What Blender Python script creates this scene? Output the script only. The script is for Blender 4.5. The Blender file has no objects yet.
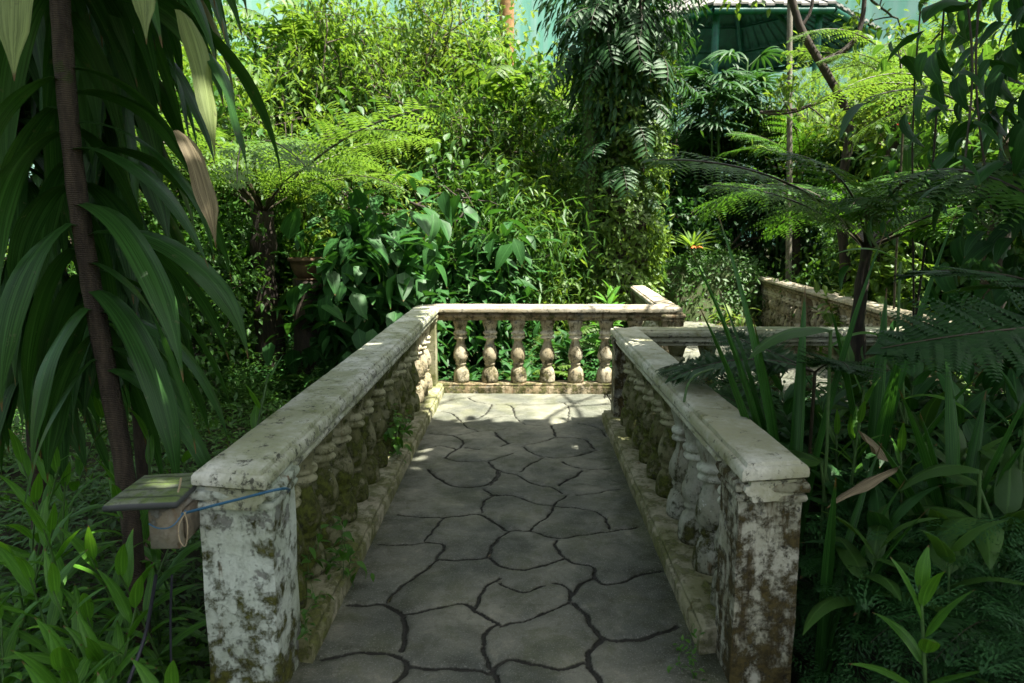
import bpy, math, random
import numpy as np
from mathutils import Vector, Matrix, noise as mnoise
R = math.radians
PI = math.pi
S = bpy.context.scene
COL = S.collection
rng = np.random.default_rng(7)
random.seed(7)

# ------------------------------------------------------------------ camera
F = 700.0
PITCH = R(8.49)
YAW = R(0.57)
CH = 1.6
cam = bpy.data.cameras.new('camera')
cam.sensor_width = 36.0
cam.lens = F / 1024 * 36.0
cam.clip_start = 0.05
cam.clip_end = 300
camo = bpy.data.objects.new('camera', cam)
COL.objects.link(camo)
camo.location = (0, 0, CH)
camo.rotation_euler = (PI / 2 - PITCH, 0, YAW)
S.camera = camo
cam.dof.use_dof = True
cam.dof.focus_distance = 4.0
cam.dof.aperture_fstop = 4.0

def ray(px, py):
    x = (px - 512) / F; y = -(py - 341.5) / F
    cx, cz, cy = x, y * math.cos(PITCH) - math.sin(PITCH), math.cos(PITCH) + y * math.sin(PITCH)
    c, s = math.cos(YAW), math.sin(YAW)
    return np.array([cx * c - cy * s, cx * s + cy * c, cz])
def at(px, py, Y):                 # world point seen at a pixel, at distance Y ahead
    d = ray(px, py); return np.array([0, 0, CH]) + d * (Y / d[1])
def onz(px, py, z=0.0):            # world point on a horizontal plane
    d = ray(px, py); return np.array([0, 0, CH]) + d * ((z - CH) / d[2])

# ------------------------------------------------------------------ sun
SUN = np.array([0.36, -0.16, 0.92]); SUN /= np.linalg.norm(SUN)

# ------------------------------------------------------------------ node helpers
class NT:
    def __init__(s, m):
        m.use_nodes = True
        s.t = m.node_tree; s.t.nodes.clear()
    def n(s, typ, ins=None, **kw):
        nd = s.t.nodes.new(typ)
        for k, v in kw.items(): setattr(nd, k, v)
        for k, v in (ins or {}).items():
            if isinstance(v, bpy.types.NodeSocket): s.t.links.new(v, nd.inputs[k])
            else: nd.inputs[k].default_value = v
        return nd
    def noise(s, vec, scale, detail=5, rough=.6, dist=0.0):
        return s.n('ShaderNodeTexNoise', {'Vector': vec, 'Scale': scale, 'Detail': detail, 'Roughness': rough, 'Distortion': dist}).outputs['Fac']
    def ramp(s, fac, a, b, inv=False):
        m = s.n('ShaderNodeMapRange', {'Value': fac, 'From Min': a, 'From Max': b, 'To Min': 1.0 if inv else 0.0, 'To Max': 0.0 if inv else 1.0}, interpolation_type='SMOOTHSTEP')
        return m.outputs[0]
    def mix(s, fac, a, b, blend='MIX'):
        m = s.n('ShaderNodeMix', data_type='RGBA', blend_type=blend)
        for i, v in ((0, fac), (6, a), (7, b)):
            if isinstance(v, bpy.types.NodeSocket): s.t.links.new(v, m.inputs[i])
            else: m.inputs[i].default_value = (tuple(v) + (1,)) if isinstance(v, (tuple, list)) else v
        return m.outputs[2]
    def math(s, op, a, b=0.0, clamp=False):
        m = s.n('ShaderNodeMath', {0: a, 1: b}, operation=op, use_clamp=clamp)
        return m.outputs[0]

def stone_mat(name, paint, tan, grey=.5, moss=.5, mosscol=(.055, .06, .012), dirt=.5, stain=(.16, .085, .03), stainamt=.4, rnd=False, soft=0.0):
    m = bpy.data.materials.new(name); t = NT(m)
    tc = t.n('ShaderNodeTexCoord').outputs['Object']; tc0 = tc
    if rnd:
        oi = t.n('ShaderNodeObjectInfo').outputs['Random']
        sc = t.math('MULTIPLY', oi, 37.0)
        tc = t.n('ShaderNodeVectorMath', {0: tc, 1: sc}, operation='ADD').outputs[0]
    geo = t.n('ShaderNodeNewGeometry')
    posz = t.n('ShaderNodeSeparateXYZ', {0: geo.outputs['Position']}).outputs[2]
    nz = t.n('ShaderNodeSeparateXYZ', {0: geo.outputs['Normal']}).outputs[2]
    n1 = t.noise(tc, 3.1, 7, .62); n2 = t.noise(tc, 9, 8, .72, .1); n3 = t.noise(tc, 38, 6, .7)
    n4 = t.noise(tc, 5.3, 9, .62, .15)
    st = t.n('ShaderNodeMapping', {0: tc, 3: (9, 9, 1.6)}).outputs[0]
    n5 = t.noise(st, 2.2, 6, .65)
    c = t.mix(t.ramp(n1, .38, .62), paint, tan)
    c = t.mix(t.math('MULTIPLY', t.ramp(n3, .42, .7), .45), c, tuple(x * .45 for x in tan))
    g = t.math('MULTIPLY', t.ramp(t.math('ADD', n4, t.math('MULTIPLY', t.math('SUBTRACT', n3, .5), .12)), .60 - .14 * grey, .65 - .14 * grey), .85)
    c = t.mix(g, c, (.17, .175, .15))
    s1 = t.math('MULTIPLY', t.ramp(n5, .62 - .2 * stainamt, .75 - .2 * stainamt), .85)
    c = t.mix(s1, c, stain)
    low = t.ramp(posz, .0, .75, True)
    mm = t.math('ADD', t.math('ADD', n2, t.math('MULTIPLY', low, .07)), t.math('MULTIPLY', t.math('SUBTRACT', n5, .5), .22))
    mf = t.ramp(mm, .64 - .2 * moss, .75 - .2 * moss)
    mc = t.mix(t.ramp(n3, .35, .65), tuple(x * .45 for x in mosscol), tuple(x * 1.35 for x in mosscol))
    if rnd:   # paint left on the neck rings, growth thickest on the bulbs
        zl = t.n('ShaderNodeSeparateXYZ', {0: tc0}).outputs[2]
        ring = t.math('MULTIPLY', t.ramp(zl, .40, .43), t.ramp(zl, .50, .53, True))
        ring = t.math('MULTIPLY', ring, t.ramp(n2, .42, .55))
        mf = t.math('SUBTRACT', mf, ring, True)
        c = t.mix(t.math('MULTIPLY', ring, .8), c, tuple(min(1, x * 1.5 + .05) for x in paint))
        wn = t.noise(tc, 13, 6, .7); c = t.mix(t.math('MULTIPLY', t.ramp(wn, .66, .69), .9), c, (.52, .54, .48))
    if soft > 0: mf = t.mix(soft, mf, t.math('MULTIPLY', t.ramp(n1, .35, .7), .75))
    c = t.mix(mf, c, mc)
    d1 = t.ramp(t.math('ADD', t.noise(tc, 22, 9, .78), t.math('MULTIPLY', t.math('SUBTRACT', .0, nz), .05)), .66 - .16 * dirt, .75 - .16 * dirt)
    c = t.mix(t.math('MULTIPLY', d1, .85), c, (.022, .022, .016))
    h = t.math('ADD', t.math('MULTIPLY', n3, .6), t.math('SUBTRACT', t.math('MULTIPLY', mf, .8), t.math('MULTIPLY', g, .8)))
    h = t.math('ADD', h, t.math('MULTIPLY', t.noise(tc, 110, 4, .6), .25))
    b = t.n('ShaderNodeBump', {'Height': h, 'Strength': .85, 'Distance': .009}).outputs[0]
    p = t.n('ShaderNodeBsdfPrincipled', {'Base Color': c, 'Roughness': .82, 'Normal': b, 'Specular IOR Level': .3})
    t.n('ShaderNodeOutputMaterial', {0: p.outputs[0]})
    return m

def leaf_mat(name, c1, c2, trans=.35, rough=.42, spec=.4, tcol=None, vein=.25, dead=0.0, blotch=0.0, streak=0.0):
    m = bpy.data.materials.new(name); t = NT(m)
    geo = t.n('ShaderNodeNewGeometry'); isl = geo.outputs['Random Per Island']
    orn = t.n('ShaderNodeObjectInfo').outputs['Random']
    tc = t.n('ShaderNodeTexCoord').outputs['Object']
    f = t.math('ADD', t.math('MULTIPLY', isl, .7), t.math('MULTIPLY', orn, .3))
    c = t.mix(f, c1, c2)
    big = t.noise(tc, 1.6, 3, .6)
    c = t.mix(t.ramp(big, .3, .7), c, t.mix(.5, c, tuple(x * .55 for x in c1)))
    uv = t.n('ShaderNodeUVMap', uv_map='lv').outputs[0]
    sx = t.n('ShaderNodeSeparateXYZ', {0: uv})
    au = t.math('ABSOLUTE', sx.outputs[0])
    mid = t.ramp(au, .05, .13, True)
    c = t.mix(t.math('MULTIPLY', mid, vein), c, tuple(min(1, x * 1.9 + .03) for x in c2))
    wv = t.n('ShaderNodeTexWave', {'Vector': t.n('ShaderNodeCombineXYZ', {0: t.math('ADD', t.math('MULTIPLY', au, .35), sx.outputs[1])}).outputs[0], 'Scale': 9.0, 'Distortion': .6}).outputs['Fac']
    if streak > 0:
        sv = t.n('ShaderNodeCombineXYZ', {0: t.math('MULTIPLY', sx.outputs[0], 9.0), 1: t.math('MULTIPLY', sx.outputs[1], 1.2), 2: t.math('MULTIPLY', isl, 40.0)}).outputs[0]
        sn = t.noise(sv, 1.6, 4, .6); wv = sn
        c = t.mix(t.math('MULTIPLY', t.ramp(sn, .42, .66), streak), c, tuple(min(1, x * 1.8 + .015) for x in c2))
        c = t.mix(t.math('MULTIPLY', t.ramp(sn, .30, .45, True), streak), c, tuple(x * .5 for x in c1))
        tipn = t.math('ADD', sx.outputs[1], t.math('MULTIPLY', t.noise(sv, 2.5, 4, .6), .12))
        c = t.mix(t.ramp(tipn, 1.0, 1.03), c, (.14, .09, .035))
    if dead > 0:
        dm = t.ramp(isl, 1 - dead - .01, 1 - dead)
        c = t.mix(dm, c, (.16, .11, .035))
    if blotch > 0:
        bn = t.noise(tc, 17, 5, .7)
        c = t.mix(t.math('MULTIPLY', t.ramp(bn, .62, .72), blotch), c, (.13, .13, .07))
    b = t.n('ShaderNodeBump', {'Height': wv, 'Strength': .18, 'Distance': .004}).outputs[0]
    p = t.n('ShaderNodeBsdfPrincipled', {'Base Color': c, 'Roughness': rough, 'Specular IOR Level': spec, 'Normal': b})
    if tcol is None: tcol = tuple((a + bb) * .75 for a, bb in zip(c1, c2))
    tcc = t.mix(1.0, c, (1.35, 1.25, .55), 'MULTIPLY')
    tr = t.n('ShaderNodeBsdfTranslucent', {'Color': tcc})
    ms = t.n('ShaderNodeMixShader', {0: trans, 1: p.outputs[0], 2: tr.outputs[0]})
    t.n('ShaderNodeOutputMaterial', {0: ms.outputs[0]})
    return m

def bark_mat(name, c1, c2, moss=(.05, .07, .012), mossamt=.4, ring=0.0):
    m = bpy.data.materials.new(name); t = NT(m)
    tc = t.n('ShaderNodeTexCoord').outputs['Object']
    st = t.n('ShaderNodeMapping', {0: tc, 3: (14, 14, 2.5)}).outputs[0]
    a = t.noise(st, 2.4, 7, .7)
    c = t.mix(t.ramp(a, .35, .65), c1, c2)
    n2 = t.noise(tc, 6, 7, .7)
    c = t.mix(t.ramp(n2, .65 - .25 * mossamt, .72 - .25 * mossamt), c, moss)
    h = a
    if ring > 0:
        z = t.n('ShaderNodeTexWave', {'Vector': tc, 'Scale': ring, 'Distortion': 2.5, 'Detail': 3.0}, bands_direction='Z').outputs['Fac']
        h = t.math('ADD', a, t.math('MULTIPLY', z, .25))
        c = t.mix(t.ramp(z, .0, .25, True), c, tuple(x * .5 for x in c1))
    b = t.n('ShaderNodeBump', {'Height': h, 'Strength': .9, 'Distance': .015}).outputs[0]
    p = t.n('ShaderNodeBsdfPrincipled', {'Base Color': c, 'Roughness': .85, 'Normal': b})
    t.n('ShaderNodeOutputMaterial', {0: p.outputs[0]})
    return m

def plain_mat(name, c, rough=.6, var=.3, scale=12, metal=0.0):
    m = bpy.data.materials.new(name); t = NT(m)
    tc = t.n('ShaderNodeTexCoord').outputs['Object']
    n = t.noise(tc, scale, 6, .65)
    cc = t.mix(t.ramp(n, .3, .7), tuple(x * (1 - var) for x in c), tuple(min(1, x * (1 + var)) for x in c))
    b = t.n('ShaderNodeBump', {'Height': n, 'Strength': .4, 'Distance': .004}).outputs[0]
    p = t.n('ShaderNodeBsdfPrincipled', {'Base Color': cc, 'Roughness': rough, 'Metallic': metal, 'Normal': b})
    t.n('ShaderNodeOutputMaterial', {0: p.outputs[0]})
    return m

# ------------------------------------------------------------------ mesh building
class MB:
    def __init__(s): s.V = []; s.F = []; s.UV = []; s.M = []; s.off = 0; s.G = []
    def add(s, V, Fc, uv=None, mat=0):
        V = np.asarray(V, dtype=np.float64).reshape(-1, 3)
        Fc = np.asarray(Fc, dtype=np.int64)
        if uv is None: uv = np.full((len(V), 2), .5)
        s.V.append(V); s.UV.append(np.asarray(uv, dtype=np.float64))
        s.F.append(Fc + s.off); s.M.append(np.full(len(Fc), mat, dtype=np.int32))
        s.off += len(V)
    def mesh(s, name, mats, smooth=True):
        V = np.concatenate(s.V); UV = np.concatenate(s.UV)
        nf = sum(len(f) for f in s.F)
        loops = np.concatenate([f.ravel() for f in s.F])
        tot = np.concatenate([np.full(len(f), f.shape[1], dtype=np.int32) for f in s.F])
        st = np.concatenate([[0], np.cumsum(tot)[:-1]]).astype(np.int32)
        me = bpy.data.meshes.new(name)
        me.vertices.add(len(V)); me.vertices.foreach_set('co', V.astype(np.float32).ravel())
        me.loops.add(len(loops)); me.loops.foreach_set('vertex_index', loops.astype(np.int32))
        me.polygons.add(nf); me.polygons.foreach_set('loop_start', st)
        me.polygons.foreach_set('loop_total', tot)
        me.polygons.foreach_set('material_index', np.concatenate(s.M))
        if smooth: me.polygons.foreach_set('use_smooth', np.ones(nf, dtype=bool))
        uvl = me.uv_layers.new(name='lv')
        uvl.data.foreach_set('uv', UV[loops].astype(np.float32).ravel())
        for m in (mats if isinstance(mats, (list, tuple)) else [mats]): me.materials.append(m)
        me.update(calc_edges=True)
        return me
    def obj(s, name, mats, parent=None, smooth=True, sharp=None):
        me = s.mesh(name, mats, smooth)
        if sharp: me.set_sharp_from_angle(angle=R(sharp))
        o = bpy.data.objects.new(name, me); COL.objects.link(o)
        if parent is not None: o.parent = parent
        return o

def tag(o, label=None, cat=None, group=None, kind=None):
    if label: o['label'] = label
    if cat: o['category'] = cat
    if group: o['group'] = group
    if kind: o['kind'] = kind
    return o
def empty(name, loc, rz=0.0, label=None, cat=None, group=None, scale=1.0):
    o = bpy.data.objects.new(name, None); COL.objects.link(o)
    o.location = tuple(float(v) for v in loc); o.rotation_euler = (0, 0, rz); o.scale = (scale,) * 3
    o.empty_display_size = .1
    return tag(o, label, cat, group)
def inst(name, me, parent, loc=(0, 0, 0), rot=(0, 0, 0), sc=1.0):
    o = bpy.data.objects.new(name, me); COL.objects.link(o); o.parent = parent
    o.location = tuple(float(v) for v in loc); o.rotation_euler = rot
    o.scale = sc if isinstance(sc, tuple) else (sc, sc, sc)
    return o

def tube(pts, rad, n=8, caps=True):
    pts = np.asarray(pts, float); k = len(pts)
    rad = np.full(k, rad) if np.isscalar(rad) else np.asarray(rad, float)
    tg = np.gradient(pts, axis=0); tg /= np.linalg.norm(tg, axis=1)[:, None] + 1e-9
    ref = np.array([0, 0, 1.]) if abs(tg[0][2]) < .9 else np.array([1., 0, 0])
    a = np.cross(tg, ref); a /= np.linalg.norm(a, axis=1)[:, None] + 1e-9
    b = np.cross(tg, a)
    th = np.linspace(0, 2 * PI, n, endpoint=False)
    V = pts[:, None] + rad[:, None, None] * (a[:, None] * np.cos(th)[None, :, None] + b[:, None] * np.sin(th)[None, :, None])
    V = V.reshape(-1, 3)
    i = np.arange(k - 1)[:, None] * n; j = np.arange(n)[None]; j2 = (j + 1) % n
    Fc = np.stack([i + j, i + j2, i + n + j2, i + n + j], -1).reshape(-1, 4)
    return V, Fc
def box(x0, x1, y0, y1, z0, z1):
    V = [(x, y, z) for z in (z0, z1) for x, y in ((x0, y0), (x1, y0), (x1, y1), (x0, y1))]
    Fc = [(3, 2, 1, 0), (4, 5, 6, 7), (0, 1, 5, 4), (1, 2, 6, 5), (2, 3, 7, 6), (3, 0, 4, 7)]
    return np.array(V, float), np.array(Fc)
def bev_box(x0, x1, y0, y1, z0, z1, b=.006):
    return rect_stack([(b, z0), (0, z0 + b), (0, z1 - b), (b, z1)], x0, x1, y0, y1, 1, 1)

def jitter(V, amp, sc, seed=0.0):
    out = V.copy()
    for i in range(len(V)):
        p = Vector(V[i]) * sc + Vector((seed, seed * .7, -seed))
        out[i] += amp * np.array(mnoise.noise_vector(p))
    return out

def rect_stack(levels, x0, x1, y0, y1, nx=1, ny=1, ends=(1, 1, 1, 1), mit=(0, 0), close=(True, True)):
    """Rings of a rectangle (x along a run), inset per level; ends = which of (x0, x1, y0, y1) sides take the inset; mit = mitre slopes at x0 / x1."""
    rings = []
    for (d, z) in levels:
        a0 = x0 + d * ends[0]; a1 = x1 - d * ends[1]; b0 = y0 + d * ends[2]; b1 = y1 - d * ends[3]
        yc = (y0 + y1) / 2
        P = []
        def X(xf, y):
            s0 = a0 + mit[0] * (y - yc); s1 = a1 + mit[1] * (y - yc)
            return s0 + (s1 - s0) * xf
        for i in range(nx): P.append((X(i / nx, b0), b0, z))
        for j in range(ny): y = b0 + (b1 - b0) * j / ny; P.append((X(1, y), y, z))
        for i in range(nx): P.append((X(1 - i / nx, b1), b1, z))
        for j in range(ny): y = b1 - (b1 - b0) * j / ny; P.append((X(0, y), y, z))
        rings.append(P)
    m = len(rings[0]); V = np.array(rings).reshape(-1, 3)
    Fc = []
    for k in range(len(levels) - 1):
        for i in range(m):
            i2 = (i + 1) % m
            Fc.append((k * m + i, k * m + i2, (k + 1) * m + i2, (k + 1) * m + i))
    Fc = [tuple(f) for f in Fc]
    # caps: grid between the two long sides
    def capg(base, flip):
        g = []
        extra = []
        low = [base + i for i in range(nx + 1)]
        top = [base + (2 * nx + ny - i) % m for i in range(nx + 1)]
        left = [base + (m - j) % m for j in range(ny + 1)]
        right = [base + nx + j for j in range(ny + 1)]
        grid = [[None] * (nx + 1) for _ in range(ny + 1)]
        grid[0] = low; grid[ny] = top
        for j in range(1, ny):
            for i in range(nx + 1):
                if i == 0: grid[j][i] = left[j]
                elif i == nx: grid[j][i] = right[j]
                else:
                    f = j / ny
                    extra.append(V[low[i]] * (1 - f) + V[top[i]] * f)
                    grid[j][i] = -len(extra)
        return grid, extra
    allV = [V]; cnt = len(V)
    for base, flip, on in ((0, True, close[0]), ((len(levels) - 1) * m, False, close[1])):
        if not on: continue
        grid, extra = capg(base, flip)
        if extra: allV.append(np.array(extra))
        def idx(v, c=cnt): return v if v >= 0 else c + (-v - 1)
        for j in range(ny):
            for i in range(nx):
                q = (idx(grid[j][i]), idx(grid[j][i + 1]), idx(grid[j + 1][i + 1]), idx(grid[j + 1][i]))
                Fc.append(q[::-1] if flip else q)
        cnt += len(extra)
    return np.concatenate(allV), np.array(Fc)

# ------------------------------------------------------------------ leaves
def prof(kind, s):
    s = np.asarray(s)
    if kind == 'lance': w = np.sin(PI * s ** .75) ** .9
    elif kind == 'ovate': w = np.sin(PI * s ** .6) ** .8
    elif kind == 'strap': w = np.minimum(1, (s / .12) ** .7 * .8 + .2) * np.minimum(1, ((1 - s) / .35) ** .8)
    elif kind == 'drac': w = (.42 + .58 * np.sin(PI * np.minimum(1, s * 1.05) ** .8)) * np.minimum(1, ((1 - s) / .30) ** .85)
    elif kind == 'heart': w = np.where(s < .18, (s / .18) ** .45, 1 - ((s - .18) / .82) ** 1.7)
    else: w = np.sin(PI * s)
    return np.clip(w, .015, 1)
def leaf_tpl(W=.2, n=4, kind='lance', droop=.25, fold=.18):
    """unit-length leaf along +Y, Z up"""
    s = np.linspace(0, 1, n + 1); w = prof(kind, s) * W / 2
    w[0] = max(w[0] * .3, .004); w[-1] = .002
    z = -droop * s ** 2
    mid = np.stack([0 * s, s * (1 - .25 * droop * s), z], 1)
    L = mid + np.stack([-w, 0 * w, w * fold * 2], 1); Rr = mid + np.stack([w, 0 * w, w * fold * 2], 1)
    V = np.stack([L, mid, Rr], 1).reshape(-1, 3)
    uv = np.stack([np.tile([-1., 0, 1], n + 1), np.repeat(s, 3)], 1)
    Fc = []
    for i in range(n):
        a = i * 3
        Fc += [(a, a + 1, a + 4, a + 3), (a + 1, a + 2, a + 5, a + 4)]
    return V, np.array(Fc), uv
def unit(v):
    return v / (np.linalg.norm(v, axis=-1, keepdims=True) + 1e-9)
def scatter(mb, tpl, pos, d, up, sc, mat=0):
    V, Fc, uv = tpl; M = len(pos)
    if M == 0: return
    d = unit(np.asarray(d, float)); x = unit(np.cross(d, up)); u = np.cross(x, d)
    B = np.stack([x, d, u], 1)                      # M,3(axis),3
    sc = np.broadcast_to(np.asarray(sc, float).reshape(-1, 1) if np.ndim(sc) == 1 else np.asarray(sc, float), (M, 3)) if np.ndim(sc) > 0 else np.full((M, 3), sc)
    W = np.einsum('vk,mk,mkj->mvj', V, sc, B) + np.asarray(pos)[:, None]
    f = (Fc[None] + (np.arange(M) * len(V))[:, None, None]).reshape(-1, Fc.shape[1])
    mb.add(W.reshape(-1, 3), f, np.tile(uv, (M, 1)), mat)
def rdir(n, r=rng):
    v = r.normal(size=(n, 3)); return unit(v)

def arc_leaf(mb, base, az, L, W, el0, el1, n=8, kind='lance', fold=.15, wave=0.0, twist=0.0, mat=0, r=rng, bend=0.0, pw=1.0, across=2):
    s = np.linspace(0, 1, n + 1)
    el = R(el0) + (R(el1) - R(el0)) * s ** pw
    a = az + bend * s
    dv = np.stack([np.cos(el) * np.cos(a), np.cos(el) * np.sin(a), np.sin(el)], 1) * (L / n)
    P = np.concatenate([[np.asarray(base, float)], np.asarray(base, float) + np.cumsum(dv[:-1], 0)])
    d = unit(dv)
    side = np.stack([-np.sin(a), np.cos(a), 0 * a], 1)
    up = np.cross(d, -side)
    tw = twist * s
    sd = side * np.cos(tw)[:, None] + up * np.sin(tw)[:, None]
    up2 = -side * np.sin(tw)[:, None] + up * np.cos(tw)[:, None]
    w = prof(kind, s) * W / 2; w[-1] = .001
    ph = r.uniform(0, 6.28)
    rows = []
    us = np.linspace(-1, 1, across + 1)
    for u in us:
        z = abs(u) * w * fold * 2 + wave * w * np.sin(s * 13 + ph + (0 if u < 0 else 1.8)) * abs(u)
        rows.append(P + sd * (u * w)[:, None] + up2 * z[:, None])
    V = np.stack(rows, 1).reshape(-1, 3)
    m = across + 1
    uv = np.stack([np.tile(us, n + 1), np.repeat(s, m)], 1)
    Fc = [(i * m + j, i * m + j + 1, (i + 1) * m + j + 1, (i + 1) * m + j) for i in range(n) for j in range(across)]
    mb.add(V, np.array(Fc), uv, mat)
    return P

# ------------------------------------------------------------------ materials
M = {}
M['cap'] = stone_mat('weathered_cap_paint', (.66, .67, .56), (.45, .47, .32), grey=-.3, moss=.55, mosscol=(.16, .19, .055), dirt=1.0, stainamt=-.3, soft=.6)
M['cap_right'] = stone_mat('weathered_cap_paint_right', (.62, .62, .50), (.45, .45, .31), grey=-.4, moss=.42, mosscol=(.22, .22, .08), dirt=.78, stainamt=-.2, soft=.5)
M['cap_far'] = stone_mat('weathered_cap_paint_far', (.58, .53, .41), (.46, .40, .28), grey=-.6, moss=.2, mosscol=(.26, .22, .10), dirt=.85, stainamt=0, soft=.4)
M['post'] = stone_mat('flaking_post_paint', (.56, .62, .53), (.38, .43, .32), grey=.42, moss=.58, mosscol=(.075, .08, .014), dirt=.35, stainamt=.1)
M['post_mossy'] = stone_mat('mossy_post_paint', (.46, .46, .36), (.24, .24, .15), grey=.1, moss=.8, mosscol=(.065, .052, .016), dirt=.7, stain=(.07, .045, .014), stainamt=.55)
M['bal_green'] = stone_mat('mossy_baluster_stone', (.22, .22, .12), (.12, .125, .045), grey=-.8, moss=.8, mosscol=(.065, .080, .010), dirt=.7, stainamt=.2, stain=(.10, .065, .02), rnd=True)
M['bal_white'] = stone_mat('pale_baluster_stone', (.36, .38, .30), (.24, .25, .17), grey=-.6, moss=.42, mosscol=(.055, .06, .012), dirt=.6, stainamt=.4, stain=(.09, .06, .02), rnd=True)
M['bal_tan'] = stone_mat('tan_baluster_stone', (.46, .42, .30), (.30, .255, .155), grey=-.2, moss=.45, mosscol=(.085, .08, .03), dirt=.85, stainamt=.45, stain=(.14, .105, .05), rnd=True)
M['plinth'] = stone_mat('mossy_plinth_stone', (.36, .34, .23), (.24, .24, .12), grey=-.5, moss=.55, mosscol=(.085, .10, .016), dirt=.55, stainamt=.1, soft=.35, stain=(.2, .11, .04))
M['plinth_far'] = stone_mat('rusty_plinth_stone', (.34, .29, .19), (.21, .165, .09), grey=.0, moss=.65, mosscol=(.07, .07, .02), dirt=.8, stainamt=.6, stain=(.12, .075, .035))

def floor_mat(shader_cells):
    m = bpy.data.materials.new('stamped_concrete'); t = NT(m)
    pos = t.n('ShaderNodeNewGeometry').outputs['Position']
    at_ = t.n('ShaderNodeAttribute', attribute_name='groove').outputs['Fac']
    n1 = t.noise(pos, 1.3, 6, .6); n2 = t.noise(pos, 7, 8, .7, .3); n3 = t.noise(pos, 60, 6, .7); n4 = t.noise(pos, 25, 7, .75)
    c = t.mix(t.ramp(n1, .35, .65), (.105, .112, .090), (.185, .190, .150))
    c = t.mix(t.math('MULTIPLY', t.ramp(n2, .45, .68), .55), c, (.065, .07, .042))
    c = t.mix(t.math('MULTIPLY', t.ramp(n2, .32, .45, True), .5), c, (.25, .24, .18))
    c = t.mix(t.math('MULTIPLY', t.ramp(n4, .5, .7), .45), c, (.09, .10, .06))
    c = t.mix(t.math('MULTIPLY', t.ramp(n3, .6, .72), .5), c, (.32, .31, .25))
    n6 = t.noise(pos, 3.2, 5, .7, .6); c = t.mix(t.math('MULTIPLY', t.ramp(n6, .50, .62), .55), c, (.085, .095, .05))
    c = t.mix(t.math('MULTIPLY', t.ramp(t.noise(pos, 11, 9, .8), .60, .66), .6), c, (.04, .042, .028))
    # darker green towards both plinths, fainter at the far end
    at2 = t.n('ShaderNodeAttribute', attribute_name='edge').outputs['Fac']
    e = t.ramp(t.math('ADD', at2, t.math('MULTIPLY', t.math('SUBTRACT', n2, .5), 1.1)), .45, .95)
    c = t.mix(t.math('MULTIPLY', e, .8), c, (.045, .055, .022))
    g = t.ramp(t.math('ADD', at_, t.math('MULTIPLY', t.math('SUBTRACT', n4, .5), .7)), .30, .75)
    c = t.mix(.8, c, t.mix(1.0, c, t.mix(t.ramp(t.noise(pos, 2.4, 3, .5), .35, .65), (.6, .63, .6), (1.4, 1.35, 1.25)), 'MULTIPLY'))
    c = t.mix(t.math('MULTIPLY', t.ramp(t.noise(pos, 140, 3, .7), .56, .66), .5), c, (.34, .34, .29))
    c = t.mix(g, c, (.024, .024, .016))
    h = t.math('SUBTRACT', t.math('ADD', t.math('MULTIPLY', n4, .5), t.math('MULTIPLY', n3, .35)), t.math('MULTIPLY', g, .8))
    h = t.math('ADD', h, t.math('MULTIPLY', n2, .8))
    b = t.n('ShaderNodeBump', {'Height': h, 'Strength': 1.0, 'Distance': .013}).outputs[0]
    p = t.n('ShaderNodeBsdfPrincipled', {'Base Color': c, 'Roughness': t.n('ShaderNodeMapRange', {'Value': n2, 'From Min': .35, 'From Max': .65, 'To Min': .5, 'To Max': .85}).outputs[0], 'Normal': b, 'Specular IOR Level': .4})
    t.n('ShaderNodeOutputMaterial', {0: p.outputs[0]})
    return m
M['floor'] = floor_mat(True)

def soil_mat():
    m = bpy.data.materials.new('leaf_litter_soil'); t = NT(m)
    pos = t.n('ShaderNodeNewGeometry').outputs['Position']
    n1 = t.noise(pos, 2.2, 8, .7); n2 = t.noise(pos, 24, 8, .75)
    c = t.mix(t.ramp(n1, .4, .6), (.028, .024, .012), (.03, .045, .012))
    c = t.mix(t.ramp(n2, .55, .7), c, (.06, .05, .025))
    b = t.n('ShaderNodeBump', {'Height': n2, 'Strength': 1.0, 'Distance': .04}).outputs[0]
    p = t.n('ShaderNodeBsdfPrincipled', {'Base Color': c, 'Roughness': .95, 'Normal': b})
    t.n('ShaderNodeOutputMaterial', {0: p.outputs[0]})
    return m
M['soil'] = soil_mat()

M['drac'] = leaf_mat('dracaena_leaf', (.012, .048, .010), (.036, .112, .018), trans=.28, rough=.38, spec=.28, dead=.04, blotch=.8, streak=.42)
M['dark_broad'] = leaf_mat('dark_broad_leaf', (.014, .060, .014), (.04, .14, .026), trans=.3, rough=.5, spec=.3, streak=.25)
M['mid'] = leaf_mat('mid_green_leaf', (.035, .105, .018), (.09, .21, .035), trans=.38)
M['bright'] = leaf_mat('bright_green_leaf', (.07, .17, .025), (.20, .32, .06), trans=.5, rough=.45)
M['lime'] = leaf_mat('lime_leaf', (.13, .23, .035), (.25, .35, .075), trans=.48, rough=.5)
M['grass'] = leaf_mat('seedling_leaf', (.042, .15, .015), (.105, .27, .026), trans=.4, rough=.42, streak=.35)
M['strap'] = leaf_mat('sword_leaf', (.018, .075, .012), (.04, .14, .02), trans=.3, rough=.4, spec=.3, streak=.6)
M['fernbright'] = leaf_mat('sunny_fern', (.09, .20, .035), (.19, .33, .075), trans=.5, rough=.5, vein=.1)
M['fern'] = leaf_mat('green_fern', (.05, .16, .02), (.11, .26, .035), trans=.45, rough=.45, vein=.1)
M['ferndark'] = leaf_mat('dark_fern', (.016, .06, .014), (.034, .11, .022), trans=.3, rough=.42, vein=.1)
M['feather'] = leaf_mat('feathery_moss_fern', (.025, .10, .028), (.055, .18, .04), trans=.3, rough=.5, vein=.0)
M['palm'] = leaf_mat('palm_leaf', (.02, .07, .02), (.05, .15, .032), trans=.32, rough=.48, vein=.1)
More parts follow.
